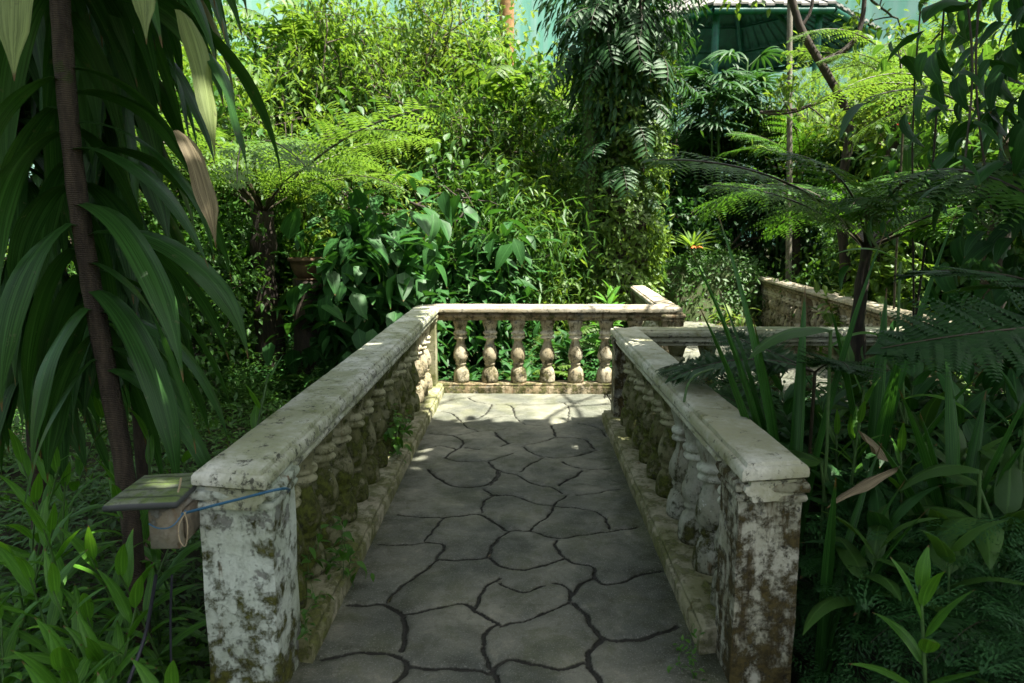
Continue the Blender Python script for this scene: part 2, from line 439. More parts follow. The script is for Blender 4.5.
M['ivy'] = leaf_mat('climber_leaf', (.05, .13, .02), (.20, .32, .05), trans=.42, rough=.4)
M['canopy'] = leaf_mat('canopy_leaf', (.03, .10, .02), (.06, .18, .03), trans=.25)
M['yellow'] = leaf_mat('yellow_green_leaf', (.30, .38, .03), (.42, .46, .05), trans=.5)
M['litleaf'] = leaf_mat('painted_sunlit_leaf', (.16, .22, .07), (.26, .32, .12), trans=.5, rough=.5, blotch=.7, streak=.5)  # paler green paints sunlight into the colour of single dracaena leaves
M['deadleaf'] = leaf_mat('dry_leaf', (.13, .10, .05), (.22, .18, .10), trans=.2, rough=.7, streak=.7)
M['bark'] = bark_mat('grey_brown_bark', (.06, .045, .03), (.13, .10, .07), mossamt=.2)
M['bark_dark'] = bark_mat('dark_fibrous_bark', (.018, .013, .009), (.05, .036, .022), mossamt=.3)
M['bark_moss'] = bark_mat('mossy_bark', (.035, .035, .015), (.065, .07, .025), moss=(.045, .075, .014), mossamt=.9)
M['bark_ring'] = bark_mat('ringed_cane_bark', (.035, .025, .016), (.10, .075, .048), mossamt=.1, ring=42)
M['bark_pale'] = bark_mat('pale_lichen_bark', (.10, .085, .06), (.24, .22, .17), mossamt=.3)
M['stem'] = plain_mat('green_stem', (.06, .13, .03), .5)
M['rachis'] = plain_mat('dark_frond_stalk', (.035, .028, .012), .5)
M['teal'] = plain_mat('dark_green_paint', (.012, .11, .075), .5, .3, 5)
M['rooftop'] = plain_mat('grey_roof_sheet', (.20, .19, .17), .7, .4, 6)
M['wood'] = plain_mat('weathered_wood', (.13, .11, .075), .8, .5, 20)
M['rust'] = plain_mat('tan_post', (.30, .16, .06), .8, .4, 9)
M['metal'] = plain_mat('galvanised_pipe', (.32, .33, .32), .5, .2, 9)
M['blue'] = plain_mat('blue_plastic_cord', (.012, .085, .16), .4, .2)
M['string'] = plain_mat('beige_string', (.40, .32, .20), .8, .2)
M['cable'] = plain_mat('black_cable', (.012, .013, .02), .5, .2)
M['red'] = plain_mat('red_petal', (.6, .02, .015), .5, .2)
M['orange'] = plain_mat('orange_bract', (.55, .12, .02), .5, .3)
M['clay'] = plain_mat('brown_clay', (.13, .075, .035), .7, .3)

# ------------------------------------------------------------------ terrain
def ground_h(x, y):
    x = np.asarray(x, float); y = np.asarray(y, float)
    h = -.42 + 0 * x
    back = np.clip((y - 7.6) / 4.5, 0, 1); back = back * back * (3 - 2 * back)
    h = h + back * .50 + np.clip((y - 13) / 10, 0, 2) * 1.1
    left = np.clip((-x - 2.0) / 4, 0, 1.5); h = h + left * .5
    right = np.clip((x - 1.0) / .5, 0, 1) * np.clip((5.7 - y) / .3, 0, 1)
    h = h + right * .55
    far = np.clip((np.abs(x) - 8) / 20, 0, 3)
    h = h + far * 1.5
    # the cut in which the far path lies
    pth = np.clip(1 - np.abs(x - 2.75) / 2.2, 0, 1) * np.clip((y - 5.5) / 1, 0, 1) * np.clip((17.5 - y) / 2, 0, 1)
    h = h * (1 - np.minimum(1, pth * 2)) + (-.16) * np.minimum(1, pth * 2)
    return h
def gh(x, y): return float(ground_h(x, y))
def build_ground():
    xs = np.concatenate([np.linspace(-90, -14, 20), np.linspace(-13, 13, 131), np.linspace(14, 90, 20)])
    ys = np.concatenate([np.linspace(-60, -3, 16), np.linspace(-2.5, 24, 134), np.linspace(26, 120, 24)])
    X, Y = np.meshgrid(xs, ys)
    Z = ground_h(X, Y)
    nz = np.array([mnoise.fractal(Vector((a * .9, b * .9, 0)), 1.0, 2.0, 4) for a, b in zip(X.ravel(), Y.ravel())]).reshape(X.shape)
    mask = 1 - np.clip(1 - np.abs(X - 2.75) / 1.8, 0, 1) * (Y > 5)
    Z = Z + nz * .09 * mask
    nx, ny = len(xs), len(ys)
    V = np.stack([X, Y, Z], -1).reshape(-1, 3)
    i = np.arange(ny - 1)[:, None] * nx; j = np.arange(nx - 1)[None]
    Fc = np.stack([i + j, i + j + 1, i + nx + j + 1, i + nx + j], -1).reshape(-1, 4)
    mb = MB(); mb.add(V, Fc)
    tag(mb.obj('ground', M['soil']), kind='structure')
build_ground()

# ------------------------------------------------------------------ walkway floor with its grooves
G = [
 [(348,603.5),(369,603.5),(385,601),(402.6,613),(406,627),(402.6,649)],
 [(402.6,613),(424,609.5),(453,602),(470.6,602),(479,613),(500,621)],
 [(322,658),(331,656),(348,652),(376,651),(400,655),(410,663),(402.6,675),(393,683),(380,700)],
 [(410,665),(426,668),(455,667),(481,669),(496,673)],
 [(500,621),(488.5,625),(482.6,639),(485,656),(493,669),(500,683),(512,700)],
 [(387,599),(395,588),(419,572.5),(436,559),(436,556),(445.6,546),(443,541.5),(424,540),(405,543),(379,543)],
 [(436,558),(462,558),(488.5,556)],[(488.5,556),(491,545),(500,535.5)],
 [(424,539),(431,531),(438,522),(443,516)],
 [(488.5,556),(500,564),(514,569),(538,566.5),(564,558)],
 [(500,576),(486,584),(479,596),(475,610)],[(500,581),(521.5,593),(545,584)],
 [(554,581.5),(567,584),(571.6,594),(569,602),(548,609.5),(529,618),(500,624)],
 [(571.6,601),(586,612),(591,625),(603,637),(624,639),(648,636),(677,625)],
 [(603,637),(588,649),(587,661),(603,683),(615,700)],
 [(493,668),(500,661),(509.5,657),(531,661),(552.5,665.6),(569,667),(583.5,660)],
 [(500,535.5),(509.5,529),(531,529.5),(557,538),(572,536),(607,531),(638,527)],
 [(557,539),(554,544),(564,558),(579,564),(595,565),(594,577),(605,584),(619,582.5),(643,572.5),(662,571)],
 [(594,577),(579,583),(571.6,594)],
 [(398,513),(410,515),(423,516),(443,516),(462.5,514),(481.5,512),(489,518),(507,529)],
 [(482,511),(481.5,505),(484.5,499),(492,495),(500,494.5)],[(484.5,488.5),(489,492),(497.6,495)],
 [(427,469),(436,477),(451,485),(465.4,487),(481.5,486),(492,481),(497.6,475),(497.6,469.5),(492,465),(489,461.5)],
 [(445,457),(451,460),(462.5,461.5),(489,461),(502,456),(513,452.6)],
 [(421,449),(430,447),(439,445),(454,448),(457,449)],
 [(445,457),(451,452),(459.6,447.6),(464,442),(461,438),(453,435)],
 [(430,433),(448,435),(462.5,434),(478.6,430),(498,429.5),(504,428)],[(464,447),(480,449)],
 [(490,464),(495,468),(506,472),(520,474.5),(527.5,481),(541.6,485),(554,486),(562,492)],
 [(520,471),(529,463.6),(543,456.6)],
 [(523,445.6),(531,452),(543,456),(562,457),(577.5,455),(590,451),(598,449)],
 [(554,437),(568,436.6),(584,438),(590,442),(594,448)],[(554,437),(541.6,441),(524,445)],
 [(562,460.5),(568,463.6),(582,467.5),(599,468),(610,467.5)],
 [(582,469),(577.5,474.5),(568,478),(559,484)],[(576,493.6),(591.6,493),(607,489),(621,488)],
 [(568,494),(559,499),(552.5,505)],
 [(545,504),(560,506),(580.6,507),(596,510.5),(605.6,516),(608,524),(610,528)],
 [(554,506.6),(548,516),(534,524.5),(530.6,530)],
 [(490,494),(499,494),(513,494),(524,498),(535,503),(545,504)],
 [(490,484),(498,478),(500,471)],[(496,435),(510,442),(501,446)],
 [(461,420),(467,427),(478.6,430)],[(495,431),(500,438),(510,442.6)],
 [(514,412),(516,418),(527,425),(545,425),(568,421),(584,424),(601.6,428),(606,436)],
 [(551,425),(555,432),(555,436)],[(484.5,416),(502,416),(514,415)],
 [(467,397),(476.6,401.6),(492,403.6),(512,404),(514,412)],[(512,404),(540,400),(570,402),(568,421)],[(570,402),(590,405),(611,404)],
 [(461,420),(452,412),(440,410)],[(461,420),(484.5,416),(492,403.6)],
]
def smooth_line(P, k=3):
    P = np.asarray(P, float)
    for _ in range(k):
        Q = [P[0]]
        for a, b in zip(P[:-1], P[1:]): Q += [a * .75 + b * .25, a * .25 + b * .75]
        Q.append(P[-1]); P = np.array(Q)
    return P
def path_grid(x0, x1, y0, y1, st, traced):
    xs = np.arange(x0, x1 + 1e-6, st); ys = np.arange(y0, y1 + 1e-6, st)
    X, Y = np.meshgrid(xs, ys); P = np.stack([X.ravel(), Y.ravel()], 1)
    g = np.zeros(len(P))
    # irregular slabs away from the mapped ones
    r = np.random.default_rng(3)
    cs = .50
    gx = np.arange(x0 - 1, x1 + 1, cs); gy = np.arange(y0 - 1, y1 + 1, cs)
    sx, sy = np.meshgrid(gx, gy)
    seeds = np.stack([sx.ravel(), sy.ravel()], 1) + r.uniform(-.2, .2, (sx.size, 2))
    warp = .06 * np.stack([np.sin(P[:, 1] * 6 + np.sin(P[:, 0] * 5)), np.sin(P[:, 0] * 7 + 1.3 + np.sin(P[:, 1] * 4))], 1)
    Q = P + warp
    gv = np.zeros(len(P))
    for c in range(0, len(P), 20000):
        q = Q[c:c + 20000]
        lo = q.min(0) - 1.2; hi = q.max(0) + 1.2
        sd = seeds[((seeds > lo) & (seeds < hi)).all(1)]
        d = np.linalg.norm(q[:, None] - sd[None], axis=2); d.partition(1, axis=1)
        gv[c:c + 20000] = np.clip(1 - (d[:, 1] - d[:, 0]) / .035, 0, 1)
    if traced:
        lines = []
        for pl in G:
            w = np.array([onz(a, b)[:2] for a, b in pl])
            lines.append(smooth_line(w, 2))
        dm = np.full(len(P), 9.); dr = np.full(len(P), 9.)
        for k, L in enumerate(lines):
            wid = r.uniform(.0058, .0088) * (1.0 + .3 * np.clip((3.6 - L[:, 1].mean()) / 1.0, 0, 1))
            lo = L.min(0) - .09; hi = L.max(0) + .09
            sel = np.where(((P > lo) & (P < hi)).all(1))[0]
            if not len(sel): continue
            p = P[sel] + .0035 * np.stack([np.sin(P[sel, 1] * 60), np.sin(P[sel, 0] * 53)], 1)
            best = np.full(len(sel), 9.)
            for a, b in zip(L[:-1], L[1:]):
                ab = b - a; tt = np.clip(((p - a) @ ab) / (ab @ ab + 1e-9), 0, 1)
                best = np.minimum(best, np.linalg.norm(p - a - tt[:, None] * ab, axis=1))
            best = best + .0035 * (np.sin(P[sel, 0] * 170 + 3 * np.sin(P[sel, 1] * 90)) * np.sin(P[sel, 1] * 150 + 2 * np.sin(P[sel, 0] * 110)))
            dm[sel] = np.minimum(dm[sel], best / wid); dr[sel] = np.minimum(dr[sel], best)
        gt = np.clip(1.5 - dm, 0, 1)
        use = (P[:, 1] > 2.25) & (P[:, 0] < .86)
        g = np.where(use, gt, gv)
    else: g = gv; dr = None
    Z = -.013 * g + .004 * np.sin(X.ravel() * 3.1) * np.sin(Y.ravel() * 2.3)
    if dr is not None: Z = Z - .006 * np.exp(-(dr / .028) ** 2)
    Z = Z + np.array([mnoise.fractal(Vector((a * 6, b * 6, 0)), 1.0, 2.0, 3) for a, b in P]) * .0035
    return xs, ys, P, Z, g
def build_floor():
    mb = MB(); gg = []; ee = []
    def quadgrid(nx, ny, keep=None):
        i = np.arange(ny - 1)[:, None] * nx; j = np.arange(nx - 1)[None]
        Fc = np.stack([i + j, i + j + 1, i + nx + j + 1, i + nx + j], -1).reshape(-1, 4)
        return Fc
    xs, ys, P, Z, g = path_grid(-.92, .90, 1.1, 7.18, .009, True)
    mb.add(np.column_stack([P, Z]), quadgrid(len(xs), len(ys))); gg.append(g)
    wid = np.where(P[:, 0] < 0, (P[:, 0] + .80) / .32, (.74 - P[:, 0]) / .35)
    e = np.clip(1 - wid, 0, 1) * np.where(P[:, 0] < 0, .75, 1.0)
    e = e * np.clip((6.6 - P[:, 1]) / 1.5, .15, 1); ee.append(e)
    for (a, b, c, d) in ((.9125, 4.1, 5.78, 7.18), (1.72, 3.86, 7.195, 19.0)):
        xs, ys, P, Z, g = path_grid(a, b, c, d, .025, False)
        if c > 7.19: P = P + np.stack([-.09 * np.clip(P[:, 1] - 11, 0, 9) ** 1.5, 0 * P[:, 0]], 1)
        mb.add(np.column_stack([P, Z]), quadgrid(len(xs), len(ys))); gg.append(g); ee.append(np.zeros(len(g)))
    o = mb.obj('path', M['floor'])
    for nm, arr in (('groove', gg), ('edge', ee)):
        a = o.data.attributes.new(nm, 'FLOAT', 'POINT'); a.data.foreach_set('value', np.concatenate(arr).astype(np.float32))
    tag(o, kind='structure')
    mb = MB(); mb.add(*box(-1.08, .98, -.6, 7.36, -.60, -.022)); mb.add(*box(.981, 4.3, 5.62, 7.36, -.60, -.022)); mb.add(*box(1.5, 4.3, 7.361, 16, -.5, -.024))
    tag(mb.obj('path_slab', M['plinth_far']), kind='structure')
build_floor()

# ------------------------------------------------------------------ balustrades
CAPH = .842
CAPLV = [(.034, .777), (.009, .779), (.001, .786), (0, .800), (.001, .814), (.006, .8235), (.013, .8275), (.017, .828), (.0205, .8235), (.0235, .828), (.027, .8385), (.036, .842)]
SUBLV = [(.052, .700), (.044, .704), (.042, .722), (.026, .727), (.016, .740), (.020, .755), (.036, .760), (.038, .775)]
PLLV = [(.0, -.03), (.0, .066), (.006, .072), (.014, .074), (.014, .094), (.022, .101), (.05, .104)]
def cap_mesh(L, w, fr, mit, seed, lv):
    nx = max(2, int(L / .05))
    V, Fc = rect_stack(lv, 0, L, -w / 2, w / 2, nx, 4, (fr[0], fr[1], 1, 1), mit)
    V = jitter(V, .0035, 5.0, seed); V = jitter(V, .0016, 28.0, seed + 3)
    return V, Fc
BAL_P = [(.02, 0), (.086, .002), (.090, .03), (.088, .07), (.083, .11), (.072, .14), (.056, .155), (.054, .172), (.063, .182), (.064, .192), (.055, .20),
         (.066, .215), (.080, .238), (.0845, .262), (.081, .295), (.068, .335), (.052, .375), (.043, .410), (.044, .425), (.074, .432), (.078, .443), (.072, .453),
         (.060, .458), (.060, .466), (.076, .472), (.080, .484), (.075, .496), (.060, .503), (.060, .515), (.066, .54), (.075, .57), (.083, .585), (.084, .61), (.02, .611)]
def baluster_mesh(seed, mat):
    n = 24; V = []
    th = np.linspace(0, 2 * PI, n, endpoint=False)
    for (r, z) in BAL_P:
        lobe = 0
        if .0 < z < .15 or .51 < z < .6: lobe = .055 * math.sin(PI * ((z / .15) if z < .15 else (z - .51) / .09))
        rr = r * (1 + lobe * np.cos(th * 8) + lobe * .5 * np.cos(th * 4))
        V += [(rr[i] * math.cos(th[i]), rr[i] * math.sin(th[i]), z) for i in range(n)]
    V = np.array(V); k = len(BAL_P)
    i = np.arange(k - 1)[:, None] * n; j = np.arange(n)[None]; j2 = (j + 1) % n
    Fc = np.stack([i + j, i + j2, i + n + j2, i + n + j], -1).reshape(-1, 4)
    V = jitter(V, .004, 11, seed); V = jitter(V, .0025, 34, seed)
    mb = MB(); mb.add(V, Fc); return mb.mesh('baluster', mat)
BM = {k: [baluster_mesh(s, M[k]) for s in (1.3, 4.1, 8.8)] for k in ('bal_green', 'bal_white', 'bal_tan')}
POSTLV = lambda z0: [(.010, z0), (.010, .0), (.012, .55), (.012, .646), (.006, .650), (.0, .662), (.002, .676), (.014, .681), (.014, .692), (.002, .698), (-.006, .712), (-.004, .735), (.004, .751)]
def post_mesh(cx, w, wy, z0, seed):
    lv = [(.012, z0)] + [(.012 + .0, z0 + (.64 - z0) * f) for f in np.linspace(.08, 1, 12)] + [(.012, .66), (.012, .690), (.003, .694), (-.001, .706), (.002, .716), (.012, .719), (.012, .726), (-.004, .731), (-.008, .744), (-.004, .759), (.010, .764), (.012, .7755)]
    V, Fc = rect_stack(lv, cx - w / 2, cx + w / 2, -wy / 2, wy / 2, 5, 5)
    V = jitter(V, .005, 6, seed); V = jitter(V, .0025, 30, seed)
    return V, Fc
def balustrade(label, p0, p1, w=.245, free=(1, 1), mit=(0, 0), posts=(), nb=10, b0=.3, b1=.3, cap='cap', post='post', bal=('bal_green',), pl='plinth', seed=0.0, cat='balustrade', z0=-.5, swap=None, plw=0.0, zs=(1, 1)):
    p0 = np.array(p0, float); p1 = np.array(p1, float); d = p1 - p0; L = float(np.hypot(*d)); rz = math.atan2(d[1], d[0])
    root = empty('balustrade', (p0[0], p0[1], 0), rz, label, cat)
    def zsh(V, s=None):
        V = V.copy(); f = np.clip((V[:, 0] if s is None else s) / L, 0, 1); V[:, 2] *= zs[0] + (zs[1] - zs[0]) * f; return V
    V, Fc = cap_mesh(L, w, free, mit, seed, CAPLV)
    mb = MB(); mb.add(zsh(V), Fc); mb.obj('cap_rail', M[cap], root, sharp=40)
    nx = max(2, int(L / .06))
    V, Fc = rect_stack(SUBLV, .02 * free[0], L - .02 * free[1], -w / 2, w / 2, nx, 2, (0, 0, 1, 1), mit)
    mb = MB(); mb.add(zsh(jitter(V, .003, 9, seed + 1)), Fc); mb.obj('under_moulding', M[pl if cap == 'cap_far' else cap], root, sharp=50)
    V, Fc = rect_stack(PLLV, (posts[0][0] + .1) * free[0] if posts else 0, L - .02 * free[1], -w / 2 + .012 - max(0, -plw), w / 2 - .012 + max(0, plw), nx, 3, (0, 0, 1, 1), mit)
    V = jitter(V, .004, 6, seed + 2); V = jitter(V, .0022, 30, seed + 2)
    mb = MB(); mb.add(V, Fc); mb.obj('base_plinth', M[pl], root, sharp=45)
    for k, (s, pw) in enumerate(posts):
        V, Fc = post_mesh(s, pw, pw - .003, z0, seed + 5 + k); mb = MB(); mb.add(zsh(V, s), Fc); mb.obj('post', M[post[k] if isinstance(post, tuple) else post], root, sharp=38)
    r = np.random.default_rng(int(seed * 10) + 1)
    for i in range(nb):
        s = b0 + (L - b0 - b1) * (i / max(1, nb - 1))
        key = bal[min(len(bal) - 1, int(i / nb * len(bal)))] if swap is None else bal[int(r.integers(len(bal)))]
        inst('baluster', BM[key][i % 3], root, (s, 0, .096), (R(r.uniform(-1.2, 1.2)), R(r.uniform(-1, 1)), r.uniform(0, 6.28)), (.93, .93, (zs[0] + (zs[1] - zs[0]) * s / L) * 1.0))
    return root

# left run, from near free end to the far corner
A0 = np.array([-.955, 2.195]); A1 = np.array([-.945, 7.175])
dl = (A1 - A0) / np.linalg.norm(A1 - A0)
balustrade('long mossy balustrade on the left of the walkway, with a flaking white end post', A0, A1, .262, (1, 0), (.15, -1.0),
    zs=(1.0, 1.08), plw=-.055, posts=((.165, .272), (4.85, .235)), nb=15, b0=.48, b1=.34, cap='cap', post=('post', 'plinth'), bal=('bal_green', 'bal_green', 'bal_green', 'bal_tan'), pl='plinth', seed=1.0)
# cross run at the far side; local x from left corner to right corner
C0 = np.array([-.945, 7.175]); C1 = np.array([1.53, 7.175])
balustrade('sunlit cream balustrade closing the far end of the walkway, six tan balusters in view', C0, C1, .240, (0, 0), (1.0, -1.0),
    zs=(1.08, 1.08), posts=((2.51, .235),), nb=7, b0=.345, b1=.34, cap='cap_far', post='plinth_far', bal=('bal_tan',), pl='plinth_far', seed=2.0)
# back run going away beside the far path
balustrade('short cream balustrade running away beside the far path, its cap ending in foliage', C1, (1.80, 10.6), .240, (0, 1), (-1.0, 0),
    zs=(1.08, 1.04), posts=((3.25, .235),), nb=9, b0=.45, b1=.45, cap='cap_far', post='plinth_far', bal=('bal_tan',), pl='plinth_far', seed=3.0)
# right run
B0 = np.array([.874, 2.29]); B1 = np.array([.905, 5.86])
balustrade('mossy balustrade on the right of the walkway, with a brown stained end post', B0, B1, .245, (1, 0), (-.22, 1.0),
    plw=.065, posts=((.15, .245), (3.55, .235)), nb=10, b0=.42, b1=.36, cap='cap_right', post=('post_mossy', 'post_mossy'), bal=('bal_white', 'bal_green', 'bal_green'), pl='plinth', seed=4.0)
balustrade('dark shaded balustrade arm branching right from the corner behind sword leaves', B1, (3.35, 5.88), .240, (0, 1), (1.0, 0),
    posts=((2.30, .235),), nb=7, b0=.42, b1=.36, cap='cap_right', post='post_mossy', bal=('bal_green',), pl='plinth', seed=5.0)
balustrade('far right cream balustrade on the outer side of the path, half hidden by leaves', (3.86, 6.3), (4.82, 14.3), .25, (1, 1), (0, 0),
    posts=((.13, .24), (4.2, .24), (8.4, .24)), nb=26, b0=.4, b1=.4, cap='cap_far', post='plinth_far', bal=('bal_tan',), pl='plinth_far', seed=6.0)
# ------------------------------------------------------------------ plant builders
T_SMALL = leaf_tpl(.42, 2, 'ovate', .15, .15)
T_LANCE = leaf_tpl(.26, 3, 'lance', .25, .18)
T_SLIM = leaf_tpl(.14, 3, 'lance', .2, .15)
T_OVATE = leaf_tpl(.50, 4, 'ovate', .25, .14)
T_HEART = leaf_tpl(.72, 5, 'heart', .25, .12)
T_TINY = leaf_tpl(.5, 1, 'ovate', 0, .1)

def branches(r, base, d0, L, rad, depth, spread=.7, up=.25, n=6, wig=.35, kids=3, shrink=.68, tubes=None, tips=None, sides=6):
    """a limb, its side limbs and their tips"""
    if tubes is None: tubes = []; tips = []
    pts = [np.array(base, float)]; d = unit(np.array(d0, float))
    for i in range(n):
        d = unit(d + r.normal(size=3) * wig * .5 + np.array([0, 0, up * .3]))
        pts.append(pts[-1] + d * L / n)
        if depth <= 1: tips.append((pts[-1].copy(), d.copy()))
    tubes.append(tube(pts, np.linspace(rad, rad * .55, n + 1), sides if depth > 1 else 4))
    if depth > 0:
        for k in range(kids):
            i = int(r.integers(max(1, n // 2), n + 1)) if k else n
            dd = unit(d * (1 - spread) + rdir(1, r)[0] * spread + np.array([0, 0, up]))
            branches(r, pts[i], dd, L * shrink * r.uniform(.75, 1.15), rad * .55, depth - 1, spread, up, max(3, n - 1), wig, kids, shrink, tubes, tips, sides)
    return tubes, tips
def leaves_on_tips(mb, r, tips, tpl, size, per, jit, droop=.4, mat=0, outw=None):
    P = np.array([t[0] for t in tips]); D = np.array([t[1] for t in tips])
    P = np.repeat(P, per, 0) + r.normal(size=(len(P) * per, 3)) * jit
    D = np.repeat(D, per, 0) * .4 + rdir(len(P), r) * .8 + np.array([0, 0, -droop])
    scatter(mb, tpl, P, D, np.array([0, 0, 1.]) + rdir(len(P), r) * .35, size * r.uniform(.6, 1.25, len(P)), mat)

def tree(name, label, cat, base, H, spread, leafmat, tpl, lsize, per, group=None, trunk='bark', lean=(0, 0), depth=3, kids=3, trad=None, up=.3, droop=.4, stems=1, first=.35, seed=0, wig=.35, jit=None):
    r = np.random.default_rng(seed)
    root = empty(name, base, 0, label, cat, group)
    tm = MB(); tips = []
    trad = trad or H * .016
    for s in range(stems):
        d = np.array([lean[0], lean[1], 1.]) + (r.normal(size=3) * .3 if stems > 1 else 0)
        tb, tp = branches(r, (r.normal() * .05 * (stems > 1), r.normal() * .05 * (stems > 1), -.1), d, H * first + .1, trad, depth, spread, up, 7, wig, kids, .7)
        for t in tb: tm.add(*t)
        tips += tp
    tm.obj('trunk', M[trunk], root)
    mb = MB(); leaves_on_tips(mb, r, tips, tpl, lsize, per, jit or lsize * .8, droop)
    mb.obj('crown', M[leafmat], root)
    return root

def frond_mesh(nm, mats, L=1.0, npin=22, pl=.30, bip=True, el0=55, el1=-25, pinw=.035, nleaf=12, seed=0, taper='fern', fwd=.35, droop=.25, rr=.008, start=.16, side=0.0, tplw=.4):
    """pinnate or bipinnate frond along +Y, one mesh; rachis arches from el0 to el1"""
    r = np.random.default_rng(seed)
    n = 16; s = np.linspace(0, 1, n + 1); el = R(el0) + R(el1 - el0) * s ** .9
    ax = side * s ** 1.5
    dv = np.stack([np.sin(ax) * np.cos(el), np.cos(el) * np.cos(ax), np.sin(el)], 1)
    P = np.concatenate([[[0, 0, 0]], np.cumsum(dv[:-1] * L / n, 0)])
    mb = MB(); mb.add(*tube(P, np.linspace(rr, rr * .25, n + 1), 5), mat=1)
    pos = []; dd = []; ups = []; sc = []
    leafT = leaf_tpl(tplw, 2, 'lance', .12, .1) if bip else leaf_tpl(pinw / max(pl, .01) * 2.2, 4, 'lance', droop * .8, .12)
    for i in range(npin):
        f = start + (1 - start) * (i + .5) / npin
        p = np.array([np.interp(f, s, P[:, k]) for k in range(3)]); d = unit(np.array([np.interp(f, s, dv[:, k]) for k in range(3)]))
        g = (f - start) / (1 - start)
        ln = pl * L * ((np.sin(PI * (g * .82 + .16))) ** .75 if taper == 'fern' else (1 - g * .45) * min(1, .6 + g * 3)) * r.uniform(.86, 1.1)
        if g > .93: ln *= .7
        dj = r.normal() * .12
        for sg in (-1, 1):
            x = unit(np.cross(d, [0, 0, 1.])) * sg
            u = np.cross(x * sg, d)
            a = unit(x + d * (fwd + .25 * g) + r.normal(size=3) * .09 + u * dj)
            if bip and r.uniform() < .04: continue
            if not bip:
                pos.append(p); dd.append(a - u * .1); ups.append(u); sc.append(ln); continue
            m = max(4, int(nleaf * (ln / (pl * L)) ** .6)); q = np.linspace(.06, 1, m)
            cur = a[None] - u[None] * (droop * q[:, None] ** 1.2)
            pts = p + np.cumsum(unit(cur) * ln / m, 0)
            w = pinw * L * (1 - q * .8) * 1.0
            b = unit(np.cross(a, u))
            for s2 in (-1, 1):
                pos += list(pts); dd += list(unit(b[None] * s2 + a[None] * .35 - u * .1 + 0 * pts)); ups += [u] * m; sc += list(w)
            # pinna axis as a slim leaf
    scatter(mb, leafT, np.array(pos), np.array(dd), np.array(ups), np.array(sc))
    return mb.mesh('frond', mats)

FM = {}
def fronds(key, mat, **k):
    FM[key] = [frond_mesh(key, [M[mat], M['rachis']], seed=i, el0=k.get('el0', 55) + dv * 9, el1=k.get('el1', -25) - dv * 14, side=sd, **{a: b for a, b in k.items() if a not in ('el0', 'el1')})
               for i, (dv, sd) in enumerate(((0, .15), (1, -.2), (-1, .05)))]
fronds('tree_bright', 'fernbright', npin=22, pl=.27, pinw=.046, nleaf=13, droop=.55, tplw=.34, el0=48, el1=-30)
fronds('tree_green', 'fern', npin=22, pl=.30, pinw=.062, droop=.5, tplw=.36, nleaf=13, el0=42, el1=-28)
fronds('low', 'fern', npin=22, pl=.16, bip=False, pinw=.020, el0=60, el1=-35)
fronds('low_dark', 'ferndark', npin=20, pl=.18, bip=False, pinw=.024, el0=60, el1=-35)
fronds('climb', 'palm', npin=13, pl=.30, bip=False, pinw=.030, el0=35, el1=-65, droop=.35, taper='palm')
fronds('near', 'ferndark', npin=21, pl=.27, pinw=.080, nleaf=14, el0=16, el1=-14, droop=.06, tplw=.5, fwd=.3)
fronds('feather', 'bright', npin=18, pl=.26, bip=False, pinw=.030, el0=58, el1=-45, droop=.4, taper='palm')
fronds('low_bright', 'bright', npin=20, pl=.17, bip=False, pinw=.024, el0=60, el1=-35)

def fern(label, base, key, nf, size, group=None, name='fern', cat='fern', az0=0, arc=2 * PI, trunk=0, trad=.08, tmat='bark_dark', tilt=(-12, 14), seed=0, lean=(0, 0)):
    r = np.random.default_rng(seed + 11)
    root = empty(name, base, 0, label, cat, group)
    top = np.array([lean[0], lean[1], trunk], float)
    if trunk > 0:
        k = 12; s = np.linspace(0, 1, k)
        pts = np.stack([lean[0] * s + .02 * np.sin(s * 7), lean[1] * s, -.15 + (trunk + .2) * s], 1)
        V, Fc = tube(pts, trad * (1.25 - .35 * s + .08 * np.sin(s * 40)), 12)
        mb = MB(); mb.add(jitter(V, trad * .35, 9, seed), Fc); mb.obj('trunk', M[tmat], root)
    for i in range(nf):
        az = az0 + arc * (i + r.uniform(-.3, .3)) / nf
        inst('frond', FM[key][int(r.integers(3))], root, top, (R(r.uniform(*tilt)), R(r.uniform(-20, 20)), az - PI / 2), size * r.uniform(.7, 1.15))
    return root

